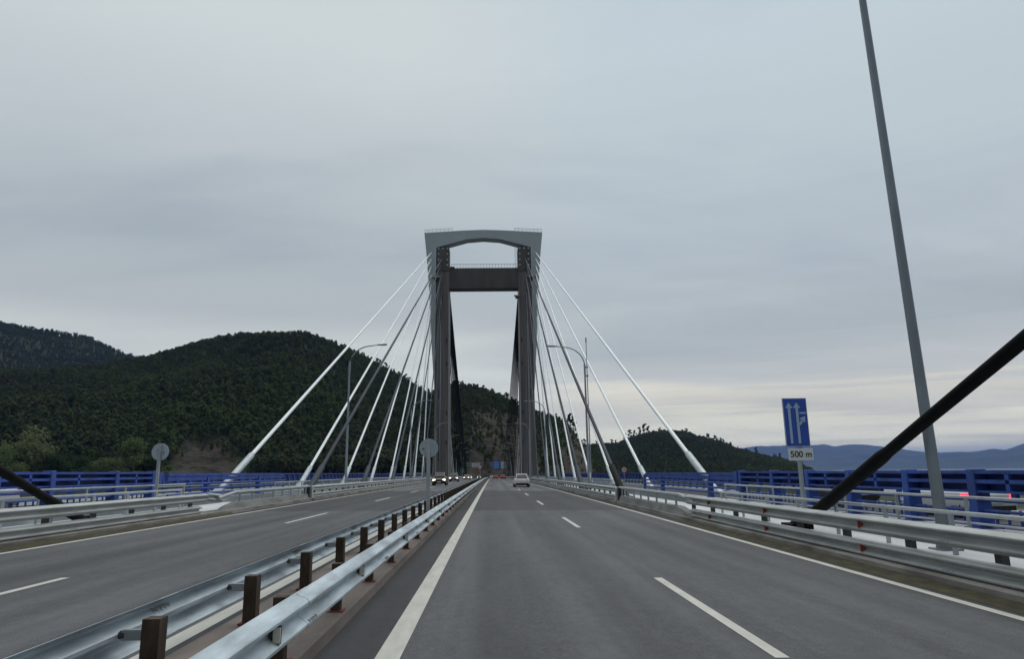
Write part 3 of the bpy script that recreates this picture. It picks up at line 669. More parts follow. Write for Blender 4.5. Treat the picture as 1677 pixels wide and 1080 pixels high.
# gantry signs far ahead
def gantry(X, Y, arm, label, boards):
    p = P(X, Y, 0); rt = empty('gantry_sign', p, label, 'gantry sign')
    MB().tube([(0, 0, -.5), (0, 0, 8.6)], .22, lampg, 8).build('column', rt)
    MB().box((arm/2, 0, 8.2), (abs(arm), .3, .3), lampg).box((arm/2, 0, 7.0), (abs(arm), .25, .25), lampg).build('arm', rt)
    for (cx_, cz_, w_, h_, m_, lines, lm) in boards:
        bd = MB().box((cx_, -.3, cz_), (w_, .12, h_), m_).build('board', rt)
        q = MB()
        for k in range(lines):
            q.box((cx_, -.37, cz_+h_*(.32-.62*k/max(1, lines-1))), (w_*.62, .02, h_*.09), lm)
        q.build('legend', bd)
rx = lambda px, Y: (px-806)/1143*Y
gantry(rx(772, 372)-3, 372, 11.2, 'pale variable message gantry far ahead at the left of the road', [(6.2+1.0, 7.2, 4.4, 2.5, mat('gantry_pale', (.36, .38, .38), .6), 2, mat('gantry_grey', (.16, .17, .18), .6))])
gantry(rx(842, 360), 360, -11.0, 'blue and white direction gantry far ahead at the right of the road', [(-7.6, 7.1, 4.0, 3.6, mat('gantry_blue', (.02, .11, .42), .5), 3, mat('gantry_line', (.3, .45, .65), .5)), (-3.9, 7.1, 2.7, 3.5, mat('gantry_white', (.36, .42, .44), .6), 3, mat('gantry_grey', (.16, .17, .18), .6)), (-7.6, 9.3, 1.2, .7, mat('gantry_blue', (.02, .11, .42), .5), 1, mat('gantry_line', (.3, .45, .65), .5))])

# ---------------------------------------------------------------- cars
def car(label, x, y, hd, col, cat='car', kind='hatch', lit='tail', name='parked_car', group=None, gl=None):
    """front faces local +Y; hd is the heading in degrees about z"""
    pt = mat('paint_%s_%s' % (name, '%d%d%d' % tuple(int(c*99) for c in col)), col, .3, 0, var=.03, scale=1, spec=.6)
    G = gl or glass
    rt = empty(name, P(x, y, 0), label, cat, group, R_(hd))
    W_, L_ = (.9, 4.3) if kind == 'hatch' else (.93, 4.5); Hh = 1.46 if kind == 'hatch' else 1.68
    belt = .92 if kind == 'hatch' else 1.06
    st = [(-L_/2, .80, .42, belt-.12), (-L_/2+.12, .95, .30, belt), (-L_/2+.7, 1, .24, belt+.02), (-.5, 1, .22, belt+.01), (.6, 1, .22, belt-.0), (1.2, 1, .24, belt-.08), (L_/2-.35, .95, .28, belt-.22), (L_/2-.06, .86, .36, belt-.34), (L_/2, .72, .44, belt-.42)]
    k = []; n = 10
    for (yy, wf, zb, zt) in st:
        w_ = W_*wf; zm = (zb+zt)/2
        k += [(-w_*.86, yy, zb), (-w_*.98, yy, zb+.12), (-w_, yy, zm), (-w_*.97, yy, zt-.08), (-w_*.88, yy, zt), (w_*.88, yy, zt), (w_*.97, yy, zt-.08), (w_, yy, zm), (w_*.98, yy, zb+.12), (w_*.86, yy, zb)]
    fs = [(i*n+j, (i+1)*n+j, (i+1)*n+(j+1) % n, i*n+(j+1) % n) for i in range(len(st)-1) for j in range(n)]+[tuple(range(n)), tuple((len(st)-1)*n+j for j in range(n-1, -1, -1))]
    b = MB(); b.add(k, fs, pt)
    # cabin
    yr0, yr1, yf1, yf0 = -L_/2+.12, -L_/2+.62, .35, 1.12
    if kind != 'hatch': yr0, yr1 = -L_/2+.1, -L_/2+.35
    cb = [(yr0, .80, belt-.02, .86), (yr1, .64, Hh-.09, .80), (-.6, .65, Hh-.02, .8), (yf1, .63, Hh-.07, .8), (yf0, .76, belt-.06, .85)]
    # roof shell
    k = []
    for (yy, wt, zt, wb) in cb: k += [(-W_*wb, yy if zt > belt+.1 else yy, belt-.04), (-W_*wt, yy, zt), (W_*wt, yy, zt), (W_*wb, yy, belt-.04)]
    fs = [(i*4+j, (i+1)*4+j, (i+1)*4+j+1, i*4+j+1) for i in range(4) for j in range(3)]
    b.add(k, fs, pt)
    body = b.build('body', rt, smooth=True, bevel=.03)
    def quad(a, b_, c, d, nm, off):
        vs = [Vector(v) for v in (a, b_, c, d)]; nn = (vs[1]-vs[0]).cross(vs[3]-vs[0]).normalized(); ce = sum(vs, Vector())/4
        vs = [ce+(v-ce)*.88+nn*off for v in vs]; vb = [v-nn*.02 for v in vs]
        MB().hexa(vb+vs, G).build(nm, rt)
    A = [Vector(v) for v in k]
    quad(A[4*1+1], A[4*1+2], A[4*0+2]+Vector((0, 0, .06)), A[1]+Vector((0, 0, .06)), 'rear_window', -.014)
    quad(A[4*3+2], A[4*3+1], A[4*4+1]+Vector((0, 0, .06)), A[4*4+2]+Vector((0, 0, .06)), 'windscreen', -.014)
    for s in (-1, 1):
        i1, i3 = (4*1, 4*3)
        jt, jb = (1, 0) if s < 0 else (2, 3)
        a, b_, c, d = A[i1+jt], A[i3+jt], A[i3+jb]+Vector((0, .3, .07)), A[i1+jb]+Vector((0, 0, .07))
        (quad(a, b_, c, d, 'side_window', -.012*1) if s > 0 else quad(b_, a, d, c, 'side_window', -.012*1))
    w0 = None
    for s in (-1, 1):
        for yy in (-L_/2+.85, L_/2-.85):
            if w0 is None:
                w0 = MB().tube([(-.11, 0, 0), (.11, 0, 0)], .33, tyre, 20).build('wheel', rt)
                MB().tube([(-.118, 0, 0), (.118, 0, 0)], .2, rim, 14).build('rim', w0); w0.location = (s*(W_-.13), yy, .33)
            else: dup_tree(w0, rt, (s*(W_-.13), yy, .33))
    zl = belt-.10; fz = belt-.36
    for s in (-1, 1):
        MB().hexa([(s*W_*.55, -L_/2-.02, zl-.14), (s*W_*.93, -L_/2+.10, zl-.14), (s*W_*.97, -L_/2+.45, zl-.08), (s*W_*.55, -L_/2+.1, zl-.14), (s*W_*.6, -L_/2-.01, zl+.03), (s*W_*.93, -L_/2+.12, zl+.04), (s*W_*.98, -L_/2+.45, zl+.03), (s*W_*.6, -L_/2+.1, zl+.03)], tl if lit == 'brake' else tld).build('tail_light', rt)
        MB().box((s*W_*.68, L_/2-.10, fz), (.34, .16, .17), hl if lit == 'head' else hlo).build('headlight', rt, bevel=.03)
        MB().box((s*(W_+.08), .75, belt+.08), (.16, .12, .12), trim).build('mirror', rt)
    MB().box((0, -L_/2-.03, .58), (.5, .03, .12), plate).build('number_plate', rt)
    MB().box((0, L_/2+.01, .45), (.5, .03, .11), plate).build('number_plate', rt)
    MB().box((0, -L_/2+.04, .36), (1.35, .14, .16), trim).build('bumper', rt)
    MB().box((0, L_/2-.06, .40), (1.3, .14, .18), trim).box((0, L_/2-.05, fz-.03), (.8, .12, .18), trim).build('grille', rt)
    MB().box((0, 0, .26), (1.5, L_*.8, .12), trim).build('underbody', rt)
    return rt
car('white hatchback driving away in the right lane ahead', 3.3, 79.5, 0, (.72, .72, .72), kind='hatch', lit='dim', name='white_car')
car('black car with lit headlights, closest of the oncoming cars on the left', -6.75, 91, 180, (.012, .012, .014), kind='suv', lit='head', name='dark_car')
car('grey car with lit headlights following the closest oncoming car', -7.4, 136, 180, (.10, .10, .11), kind='suv', lit='head', name='grey_car')
car('third oncoming car with lit headlights, passing the left tower leg', -7.5, 205, 180, (.15, .14, .14), lit='head', name='grey_car')
car('far oncoming pale car near the end of the bridge', -8.3, 270, 180, (.4, .4, .4), lit='head', name='pale_car')
car('far oncoming dark van in the inner lane beside the median sign', -5.2, 318, 180, (.03, .03, .03), kind='suv', lit='head', name='dark_van', cat='van')
car('dark red car far ahead in the left of the two lanes', 1.3, 255, 0, (.16, .02, .02), lit='brake', name='red_car')
car('red car far ahead in the right lane beneath the blue gantry', 3.9, 240, 0, (.22, .015, .02), lit='brake', name='red_car')
car('small white car farthest ahead beside the solid line', .6, 320, 0, (.65, .65, .65), lit='dim', name='white_car')
car('white car with bright red tail lights on the right outer deck', 17.1, 25.6, 0, (.66, .66, .66), lit='brake', kind='hatch', name='white_car')
car('dark car on the right outer deck ahead of a white car', 17.3, 34.5, 0, (.03, .03, .035), lit='dim', kind='suv', name='dark_car', gl=glassl)
car('white car on the left outer deck behind the heavy blue barrier', -20.0, 27.0, 180, (.62, .64, .66), kind='hatch', lit='off', name='white_car')

# ---------------------------------------------------------------- terrain
def lat_noise(seed):
    r = np.random.default_rng(seed); T = r.random((256, 256))
    def f(x, y):
        xi = np.floor(x).astype(int); yi = np.floor(y).astype(int); fx = x-xi; fy = y-yi; fx = fx*fx*(3-2*fx); fy = fy*fy*(3-2*fy)
        a = T[xi % 256, yi % 256]; b = T[(xi+1) % 256, yi % 256]; c = T[xi % 256, (yi+1) % 256]; d = T[(xi+1) % 256, (yi+1) % 256]
        return (a*(1-fx)+b*fx)*(1-fy)+(c*(1-fx)+d*fx)*fy-.5
    return f
_n = lat_noise(3)
def fbm(x, y, sc, o=4):
    s = 0; a = 1
    for i in range(o): s = s+a*_n(x/sc+31.7*i, y/sc+17.3*i); sc = sc/2; a *= .5
    return s
HA = [(-90, .02), (-70, .12), (-50, .18), (-35.75, .182), (-34.37, .1788), (-32.22, .1759), (-30.73, .1745), (-29.54, .1653), (-28.33, .1558), (-26.7, .1481), (-25.05, .142), (-20, .11), (-12, .03), (-8, -.02)]
HB = [(-90, .0), (-75, .06), (-55, .125), (-44.31, .128), (-35.38, .1238), (-30.15, .135), (-26.7, .1485), (-24.71, .1641), (-22.63, .179), (-20.01, .1886), (-18.19, .193), (-15.35, .1892), (-13.4, .1815), (-11.42, .17), (-9.41, .1527), (-7.38, .1352), (-5.85, .1174), (-4.33, .1039), (-2.5, .09), (0, .05), (3, -.02)]
HC = [(-12, -.02), (-8, .06), (-5.84, .0996), (-4.33, .1173), (-3.32, .1244), (-2.29, .1234), (-.86, .1169), (.21, .1113), (.93, .1031), (1.29, .104), (2.3, .0974), (3.62, .0827), (4.83, .077), (5.84, .0731), (6.6, .0657), (6.96, .055), (7.34, .0462), (7.73, .0373), (8.49, .0204), (9.2, .006), (10.5, -.03)]
HD = [(0, -.02), (3, .02), (4.76, .0271), (6.77, .0309), (7.78, .034), (9.23, .0355), (10.37, .0357), (11.09, .042), (12.78, .050), (14.19, .0521), (15.91, .0496), (16.65, .0433), (17.9, .0385), (18.71, .0322), (19.74, .0243), (20.76, .019), (21.72, .0145), (22.72, .0109), (23.69, .005), (24.6, -.0025), (25.54, -.0105), (27, -.03)]
hills = [(HA, 1900, 1150, 8.), (HB, 860, 425, 6.5), (HC, 590, 395, 5.), (HD, 1250, 720, 7.)]
def height(x, y):
    r = np.hypot(x, y); az = np.degrees(np.arctan2(x, y)); z = np.full(r.shape, -56.)
    for k, (tb, Rg, r0, th) in enumerate(hills):
        Rr = Rg*(1+.06*fbm(az*3+50*k, r*0, 14, 2)); tn = np.interp(az, [a for a, b in tb], [b for a, b in tb])
        H = tn*Rr+1.6-th*.72
        H = np.where(tn < -.005, -56+(H+56)*np.clip((tn+.03)/.025, 0, 1), H)
        tt = (r-r0)/(Rr-r0); tc_ = np.clip(tt, 0, 1); g = .5*tc_+.5*np.sin(tc_*np.pi/2)
        zf = (-5., 1., -5., -8.)[k]
        f = zf+(H-zf)*g
        down = np.clip((r-Rr)/(Rr*.5), 0, 1.2); f = np.where(tt > 1, H-(H+56)*down**1.5, f)
        shore = np.clip((r0-r)/90-(.9 if k < 3 else .2), 0, 1); f = np.where(tt < 0, zf-(zf+56)*-1*-shore if False else zf-(56+zf)*shore, f)
        gul = fbm(x+900*k, y, Rg*.12, 4)*np.minimum(Rg*.035, np.maximum(H, 0)*.16+1)*np.clip(tc_*4, 0, 1)*np.clip((1-tc_)*3, .0, 1)
        f = f+gul
        wl = np.clip((tn+.025)/.02, 0, 1)
        f = -56+(f+56)*wl
        z = np.maximum(z, f)
    z = z+fbm(x, y, 14, 3)*1.6*np.clip((z+20)/20, 0, 1)
    # bench for the road at the bridge end
    rc = np.exp(-((x+4)/26)**6); m = rc*np.clip((y-300)/30, 0, 1)*np.clip((430-y)/25, 0, 1)
    z = z*(1-m)+(-3.2)*m
    # rocky strata on the cutting straight ahead
    rk = rockmask(x, y); z = z+rk*(np.abs(((z+.35*x)*.16+fbm(x, y, 20, 3)*1.6) % 1-.5)*5.5-1.2)
    return z
def rockmask(x, y):
    r = np.hypot(x, y); az = np.degrees(np.arctan2(x, y))
    a = np.exp(-((az-.6)/2.6)**4)*np.clip((r-385)/15, 0, 1)*np.clip((560-r)/55, 0, 1)
    b = np.exp(-((az-7.2)/1.3)**4)*np.clip((r-385)/15, 0, 1)*np.clip((640-r)/40, 0, 1)*.9
    c = np.exp(-((az+22.2)/2.1)**4)*np.clip((r-395)/15, 0, 1)*np.clip((478-r)/20, 0, 1)
    return np.clip(np.maximum(np.maximum(a, b), c)+fbm(x, y, 30, 3)*.5*np.maximum(a, b), 0, 1)
azs = np.concatenate([np.linspace(-85, -40, 60, endpoint=False), np.linspace(-40, -8, 200, endpoint=False), np.linspace(-8, 11, 230, endpoint=False), np.linspace(11, 30, 110), np.linspace(31, 60, 20)])
rs_ = np.concatenate([np.linspace(280, 400, 25, endpoint=False), np.linspace(400, 640, 95, endpoint=False), np.linspace(640, 1300, 75, endpoint=False), np.linspace(1300, 2800, 60)])
AZ, RR = np.meshgrid(azs, rs_, indexing='ij'); TX = RR*np.sin(np.radians(AZ)); TYy = RR*np.cos(np.radians(AZ)); TZ = height(TX, TYy)
def grid_mesh(name, X, Y, Z, m, attr=None):
    a, b = X.shape; me = bpy.data.meshes.new(name); me.vertices.add(a*b)
    me.vertices.foreach_set('co', np.stack([X, Y, Z], -1).reshape(-1).astype('f'))
    i = np.arange(a-1)[:, None]*b+np.arange(b-1)[None, :]; q = np.stack([i, i+1, i+b+1, i+b], -1)[..., ::-1].reshape(-1)
    nf = (a-1)*(b-1); me.loops.add(nf*4); me.loops.foreach_set('vertex_index', q.astype('i')); me.polygons.add(nf); me.polygons.foreach_set('loop_start', np.arange(0, nf*4, 4, dtype='i')); me.polygons.foreach_set('loop_total', np.full(nf, 4, dtype='i'))
    me.update(calc_edges=True); me.polygons.foreach_set('use_smooth', [True]*nf); me.materials.append(m)
    if attr is not None:
        at = me.attributes.new('rock', 'FLOAT', 'POINT'); at.data.foreach_set('value', attr.reshape(-1).astype('f'))
    o = bpy.data.objects.new(name, me); COL.objects.link(o); return o
def terrmat():
    m = bpy.data.materials.new('hill_ground'); m.use_nodes = True; t = m.node_tree; b = t.nodes['Principled BSDF']; b.inputs['Roughness'].default_value = .95; b.inputs['Specular IOR Level'].default_value = .1
    g = t.nodes.new('ShaderNodeNewGeometry')
    def no(sc, det=6, st=(1, 1, 1), rot=(0, 0, 0)):
        mp_ = t.nodes.new('ShaderNodeMapping'); mp_.inputs['Scale'].default_value = st; mp_.inputs['Rotation'].default_value = rot; t.links.new(g.outputs['Position'], mp_.inputs[0])
        n = t.nodes.new('ShaderNodeTexNoise'); n.inputs['Scale'].default_value = sc; n.inputs['Detail'].default_value = det; n.inputs['Roughness'].default_value = .65; t.links.new(mp_.outputs[0], n.inputs[0]); return n.outputs['Fac']
    r1 = t.nodes.new('ShaderNodeValToRGB'); ramp(r1, [(.35, (.045, .052, .030)), (.5, (.062, .076, .040)), (.65, (.085, .075, .052))], 'LINEAR'); t.links.new(no(.05), r1.inputs[0])
    r2 = t.nodes.new('ShaderNodeValToRGB'); ramp(r2, [(.3, (.022, .026, .018)), (.43, (.055, .050, .042)), (.52, (.10, .082, .064)), (.60, (.060, .060, .056)), (.7, (.115, .105, .09))], 'LINEAR'); t.links.new(no(.11, 12, (1, 1, 2.6), (.0, .55, 0)), r2.inputs[0])
    at = t.nodes.new('ShaderNodeAttribute'); at.attribute_name = 'rock'
    s = t.nodes.new('ShaderNodeMapRange'); s.inputs[1].default_value = .25; s.inputs[2].default_value = .6; 
    t.links.new(mth('ADD', at.outputs['Fac'], mth('MULTIPLY', mth('SUBTRACT', no(.12, 8), .5, False, t.nodes, t.links), 1.1, False, t.nodes, t.links), False, t.nodes, t.links), s.inputs[0])
    mx_ = t.nodes.new('ShaderNodeMix'); mx_.data_type = 'RGBA'; t.links.new(s.outputs[0], mx_.inputs[0]); t.links.new(r1.outputs[0], mx_.inputs[6]); t.links.new(r2.outputs[0], mx_.inputs[7]); t.links.new(mx_.outputs[2], b.inputs['Base Color'])
    bp = t.nodes.new('ShaderNodeBump'); bp.inputs['Strength'].default_value = .9; bp.inputs['Distance'].default_value = 2.5; t.links.new(no(.22, 10, (1, 1, 3), (0, .5, 0)), bp.inputs['Height']); t.links.new(bp.outputs[0], b.inputs['Normal'])
    return m
hillm = terrmat()
o = grid_mesh('hills', TX, TYy, TZ, hillm, rockmask(TX, TYy)); tag(o, kind='structure')
# road beyond the bridge, curving left at the foot of the cutting
ap = MB(); ys = frange(380, 470, 6); k = []
for i, y in enumerate(ys):
    d = (y-380); xc = CXR+dx(380)-.004*d*d
    for q in (-9, 9): k.append((xc+q, y, gz(0, 380)-.02+.004*d*(1-d/300)))
ap.add(k, [(2*i, 2*i+1, 2*i+3, 2*i+2) for i in range(len(ys)-1)], asph); o = ap.build('approach_road'); tag(o, kind='structure')
wt = mat('water', (.03, .05, .06), .12, 0, spec=.7, bump=.5, bscale=.6)
gx, gy = np.meshgrid(np.array([-24000, -4000, -1000, 0, 1000, 4000, 24000.]), np.array([-2000, -500, 0, 500, 2000, 6000, 24000.]), indexing='ij')
o = grid_mesh('water', gx, gy, gx*0-50., wt); tag(o, kind='structure')
# far mountains across the bay
HE = [(-60, .01), (-20, .012), (5, .016), (14.61, .0196), (19.74, .0243), (21.15, .0262), (22.5, .028), (23.8, .0258), (25.06, .0276), (25.96, .029), (26.65, .0252), (27.53, .0271), (28.74, .026), (29.44, .0233), (30.78, .0193), (32.14, .0163), (33.75, .0145), (35.52, .0136), (36.38, .0174), (37.08, .0153), (38.16, .0227), (40.84, .0289), (43.44, .0223), (60, .02), (80, .01)]
ea = np.linspace(-60, 75, 700); er = np.linspace(9800, 17500, 46); EA, ER = np.meshgrid(ea, er, indexing='ij'); EX = ER*np.sin(np.radians(EA)); EY = ER*np.cos(np.radians(EA))
te = np.interp(EA, [a for a, b in HE], [b for a, b in HE]); Rm = 14000; Hm = te*Rm*(1.06+.10*fbm(EA*40, EA*0, 60, 4))
tt = (ER-10000)/(Rm-10000); EZ = np.where(tt < 1, -52+(Hm+52)*np.clip(tt, 0, 1)**1.1, Hm-(Hm+60)*np.clip((ER-Rm)/3600, 0, 1)**1.5)
EZ = EZ+fbm(EX, EY, 1300, 6)*190*np.clip(tt*3, 0, 1)*np.clip((1-tt)*2.2, .06, 1)
mm_ = mat('mountain_ground', (.05, .06, .035), .95, 0, col2=(.035, .045, .03), scale=.002)
def tmat():
    t = mm_.node_tree; b = t.nodes['Principled BSDF']; return mm_
o = grid_mesh('mountains', EX, EY, EZ, mm_); tag(o, kind='structure')

# ---------------------------------------------------------------- trees
def clump_quads(centres, radii, n, size, r, flat=.8, vert=.3):
    """leaf clusters: small randomly turned quads on and inside ellipsoid lobes"""
    ci = r.integers(0, len(centres), n); c = np.array(centres)[ci]; rad = np.array(radii)[ci]
    d = r.normal(size=(n, 3)); d /= np.linalg.norm(d, axis=1)[:, None]; rr_ = r.random(n)**.45
    p = c+d*rr_[:, None]*rad[:, None]*np.array([1, 1, flat])
    u = r.normal(size=(n, 3)); u /= np.linalg.norm(u, axis=1)[:, None]; v = r.normal(size=(n, 3)); v -= (v*u).sum(1)[:, None]*u; v /= np.linalg.norm(v, axis=1)[:, None]
    s = size*(.55+.9*r.random(n)); u = u*s[:, None]; v = v*(s*.7)[:, None]
    q = np.stack([p-u-v*.4, p-v, p+u+v*.4, p+v], 1); return q.reshape(-1, 3)
def crown_trunk(seed, h, kind, n, size):
    r = np.random.default_rng(seed); cs = []; ra = []; br = MB()
    lean = r.normal(size=2)*.03*h
    if kind == 'euc':
        tp = [(0, 0, -1), (lean[0]*.4, lean[1]*.4, h*.4), (lean[0], lean[1], h*.85)]; cw = h*.20
        nb = 7
        for i in range(nb):
            f = .45+.5*i/(nb-1); a = r.random()*6.28; q = cw*(1.1-.75*abs(f-.62)/.4)*(.35+.6*r.random())
            p = (lean[0]*f+q*math.cos(a), lean[1]*f+q*math.sin(a), h*f+h*.05); cs.append(p); ra.append(h*(.085+.05*r.random()))
            b0 = (lean[0]*f, lean[1]*f, h*(f-.12)); br.tube([b0, p], [h*.008, h*.004], bark, 4, False)
        cs.append((lean[0], lean[1], h*.95)); ra.append(h*.08)
    else: # pine, round top
        tp = [(0, 0, -1), (lean[0]*.5, lean[1]*.5, h*.5), (lean[0], lean[1], h*.9)]
        for i in range(9):
            f = .5+.45*r.random(); a = r.random()*6.28; q = h*.22*(1.25-f)*1.6*(.5+.5*r.random())
            p = (lean[0]*f+q*math.cos(a), lean[1]*f+q*math.sin(a), h*f); cs.append(p); ra.append(h*(.09+.05*r.random()))
            br.tube([(lean[0]*f, lean[1]*f, h*(f-.1)), p], [h*.008, h*.004], bark, 4, False)
    br.tube(tp, [h*.020, h*.014, h*.006], bark, 5, False)
    return clump_quads(cs, ra, n, size, r), br
def tree_mesh(name, seed, h, kind, n, size, lm, together=True):
    q, br = crown_trunk(seed, h, kind, n, size)
    if together:
        br.add([tuple(p) for p in q], [(4*i, 4*i+1, 4*i+2, 4*i+3) for i in range(n)], lm)
        me = bpy.data.meshes.new(name); me.from_pydata(br.v, [], br.f)
        for m in br.ms: me.materials.append(m)
        me.polygons.foreach_set('material_index', br.m); me.update(); return me
    me = bpy.data.meshes.new('crown'); me.from_pydata([tuple(p) for p in q], [], [(4*i, 4*i+1, 4*i+2, 4*i+3) for i in range(n)]); me.materials.append(lm); me.update()
    tr = bpy.data.meshes.new('trunk'); tr.from_pydata(br.v, [], br.f); tr.materials.append(bark); tr.update()
    return me, tr
pc = bpy.data.collections.new('tree_sources')
for i in range(8):
    kd = 'euc' if i % 4 != 3 else 'pine'
    me = tree_mesh('forest_tree', 50+i, 10.5 if kd == 'euc' else 8.5, kd, 300, .50, leaf); oo = bpy.data.objects.new('forest_tree', me); pc.objects.link(oo)
def scatter(name, pts, scl, label, pc=pc):
    me = bpy.data.meshes.new(name); me.vertices.add(len(pts)); me.vertices.foreach_set('co', pts.reshape(-1).astype('f'))
    a = me.attributes.new('scl', 'FLOAT', 'POINT'); a.data.foreach_set('value', scl.astype('f'))
    a = me.attributes.new('rot', 'FLOAT', 'POINT'); a.data.foreach_set('value', (rng.random(len(pts))*6.28).astype('f'))
    a = me.attributes.new('idx', 'INT', 'POINT'); a.data.foreach_set('value', rng.integers(0, 8, len(pts)).astype('i'))
    me.update(); o = bpy.data.objects.new(name, me); COL.objects.link(o)
    ng = bpy.data.node_groups.new(name, 'GeometryNodeTree'); ng.interface.new_socket('Geometry', in_out='INPUT', socket_type='NodeSocketGeometry'); ng.interface.new_socket('Geometry', in_out='OUTPUT', socket_type='NodeSocketGeometry')
    gi = ng.nodes.new('NodeGroupInput'); go = ng.nodes.new('NodeGroupOutput'); ip = ng.nodes.new('GeometryNodeInstanceOnPoints'); ci = ng.nodes.new('GeometryNodeCollectionInfo')
    ci.inputs['Collection'].default_value = pc; ci.inputs['Separate Children'].default_value = True; ci.inputs['Reset Children'].default_value = True
    def na(nm, ty):
        n = ng.nodes.new('GeometryNodeInputNamedAttribute'); n.data_type = ty; n.inputs[0].default_value = nm; return [s for s in n.outputs if s.enabled and s.name == 'Attribute'][0]
    cb = ng.nodes.new('ShaderNodeCombineXYZ'); ng.links.new(na('rot', 'FLOAT'), cb.inputs[2])
    ng.links.new(gi.outputs[0], ip.inputs['Points']); ng.links.new(ci.outputs[0], ip.inputs['Instance']); ip.inputs['Pick Instance'].default_value = True
    ng.links.new(na('idx', 'INT'), ip.inputs['Instance Index']); ng.links.new(cb.outputs[0], ip.inputs['Rotation']); ng.links.new(na('scl', 'FLOAT'), ip.inputs['Scale']); ng.links.new(ip.outputs[0], go.inputs[0])
    md = o.modifiers.new('trees', 'NODES'); md.node_group = ng
    tag(o, label, 'forest', kind='stuff'); return o
def sample(a0, a1, r0, r1, n, sc, rockfree=True, dens=None):
    az = np.radians(a0+(a1-a0)*rng.random(n)); r = np.sqrt(r0*r0+(r1*r1-r0*r0)*rng.random(n)); x = r*np.sin(az); y = r*np.cos(az); z = height(x, y)
    ok = z > -30
    rkm = rockmask(x, y); ok &= (rkm < (.28+.45*rng.random(n)**3)) | (rng.random(n) < .13)
    ok &= ~((np.abs(x+4) < 27) & (y < 420))
    x, y, z = x[ok], y[ok], z[ok]
    return np.stack([x, y, z-.4], -1), sc*(.6+.75*rng.random(len(x))**1.5)
def cat_(*L): return np.concatenate([a for a, b in L]), np.concatenate([b for a, b in L])
p, s = sample(-40, -12, 1150, 2000, 22000, .95); scatter('forest', p, s, 'dark wooded hill at the far left behind the nearer hill')
p, s = cat_(sample(-46, 1, 446, 900, 36000, .62), sample(-46, -10, 446, 560, 2200, .85), sample(-19, 1, 392, 450, 2000, .8), sample(-24.6, -19, 440, 500, 160, .8)); scatter('forest', p, s, 'dense dark wood covering the large hill left of the tower')
p, s = sample(-8, 10.5, 400, 640, 5600, .48); scatter('forest', p, s, 'wood on the steep hill straight ahead behind the tower')
p, s = sample(3, 28, 720, 1330, 22000, .62); scatter('forest', p, s, 'wood on the low hill at the right beyond the outer deck')

# individual trees that stand out against the sky or at the foot of the hill
def tree(name, az, r, h, kind, label, group, src, n=900, size=.34, lm=leafr, dz=0):
    a = R_(az); x, y = r*math.sin(a), r*math.cos(a); z = float(height(np.array([x]), np.array([y]))[0])
    rt = empty(name, (x, y, z-.5+dz), label, 'tree', group, random.random()*6.28); sc = h/10.0
    me, tr = src[random.randrange(len(src))]
    for nm, m in (('crown', me), ('trunk', tr)):
        o = bpy.data.objects.new(nm, m); COL.objects.link(o); o.parent = rt
    rt.scale = (sc, sc, sc)
srcE = [tree_mesh('t', 200+i, 10, 'euc', 620, .30, leafr, False) for i in range(5)]
srcP = [tree_mesh('t', 300+i, 10, 'pine', 620, .32, leafr, False) for i in range(4)]
def ridge_r(tb, az, Rg, k): return float((Rg*(1+.06*fbm(np.array([az*3+50*k]), np.array([0.]), 14, 2)))[0])
for i in range(26):
    az = -13.2+i*.36+random.uniform(-.1, .1); r = ridge_r(HB, az, 860, 1); tree('eucalyptus_tree', az, r*random.uniform(.985, 1.0), random.uniform(10, 14), 'e', 'airy tree on the falling ridge between the left stay cables', 'trees on the left ridge between the stay cables', srcE)
for i in range(34):
    az = -36+i*.68+random.uniform(-.25, .25); r = ridge_r(HB, az, 860, 1) if az > -26.5 else ridge_r(HA, az, 1900, 0)
    tree('pine_tree', az, r*.995, random.uniform(8, 11)*(1.5 if az < -26.5 else 1.05), 'p', 'dark tree standing on the skyline of the hills at the left', 'trees on the left skyline', srcP)
for i in range(18):
    az = -3.6+i*.6+random.uniform(-.1, .1); r = ridge_r(HC, az, 590, 2); tree('pine_tree', az, r*.995, random.uniform(7, 10.5), 'p', 'tree on the rim of the rocky hill behind the tower', 'trees on the rim of the rocky hill', srcP+srcE[:2])
for az, h in ((6.55, 12), (6.75, 13), (6.9, 11), (6.35, 9)):
    tree('pine_tree', az, ridge_r(HC, az, 590, 2)*.99, h, 'p', 'bushy tree overhanging the right end of the rocky hill', 'trees at the right end of the rocky hill', srcE)
for az, h in ((10.95, 17), (11.35, 20), (11.7, 17), (12.15, 20), (12.55, 23), (12.9, 18), (8.6, 13), (9.9, 14), (10.2, 12)):
    tree('eucalyptus_tree', az, ridge_r(HD, az, 1250, 3)*.985, h, 'e', 'tall airy tree standing above the low hill at the right', 'tall trees on the low right hill', srcE)
for i in range(26):
    az = 13.2+i*.44+random.uniform(-.15, .15); tree('pine_tree', az, ridge_r(HD, az, 1250, 3)*.99, random.uniform(9, 16), 'p', 'tree on the skyline of the low hill sloping down to the right', 'trees on the right skyline', srcP+srcE[:1])
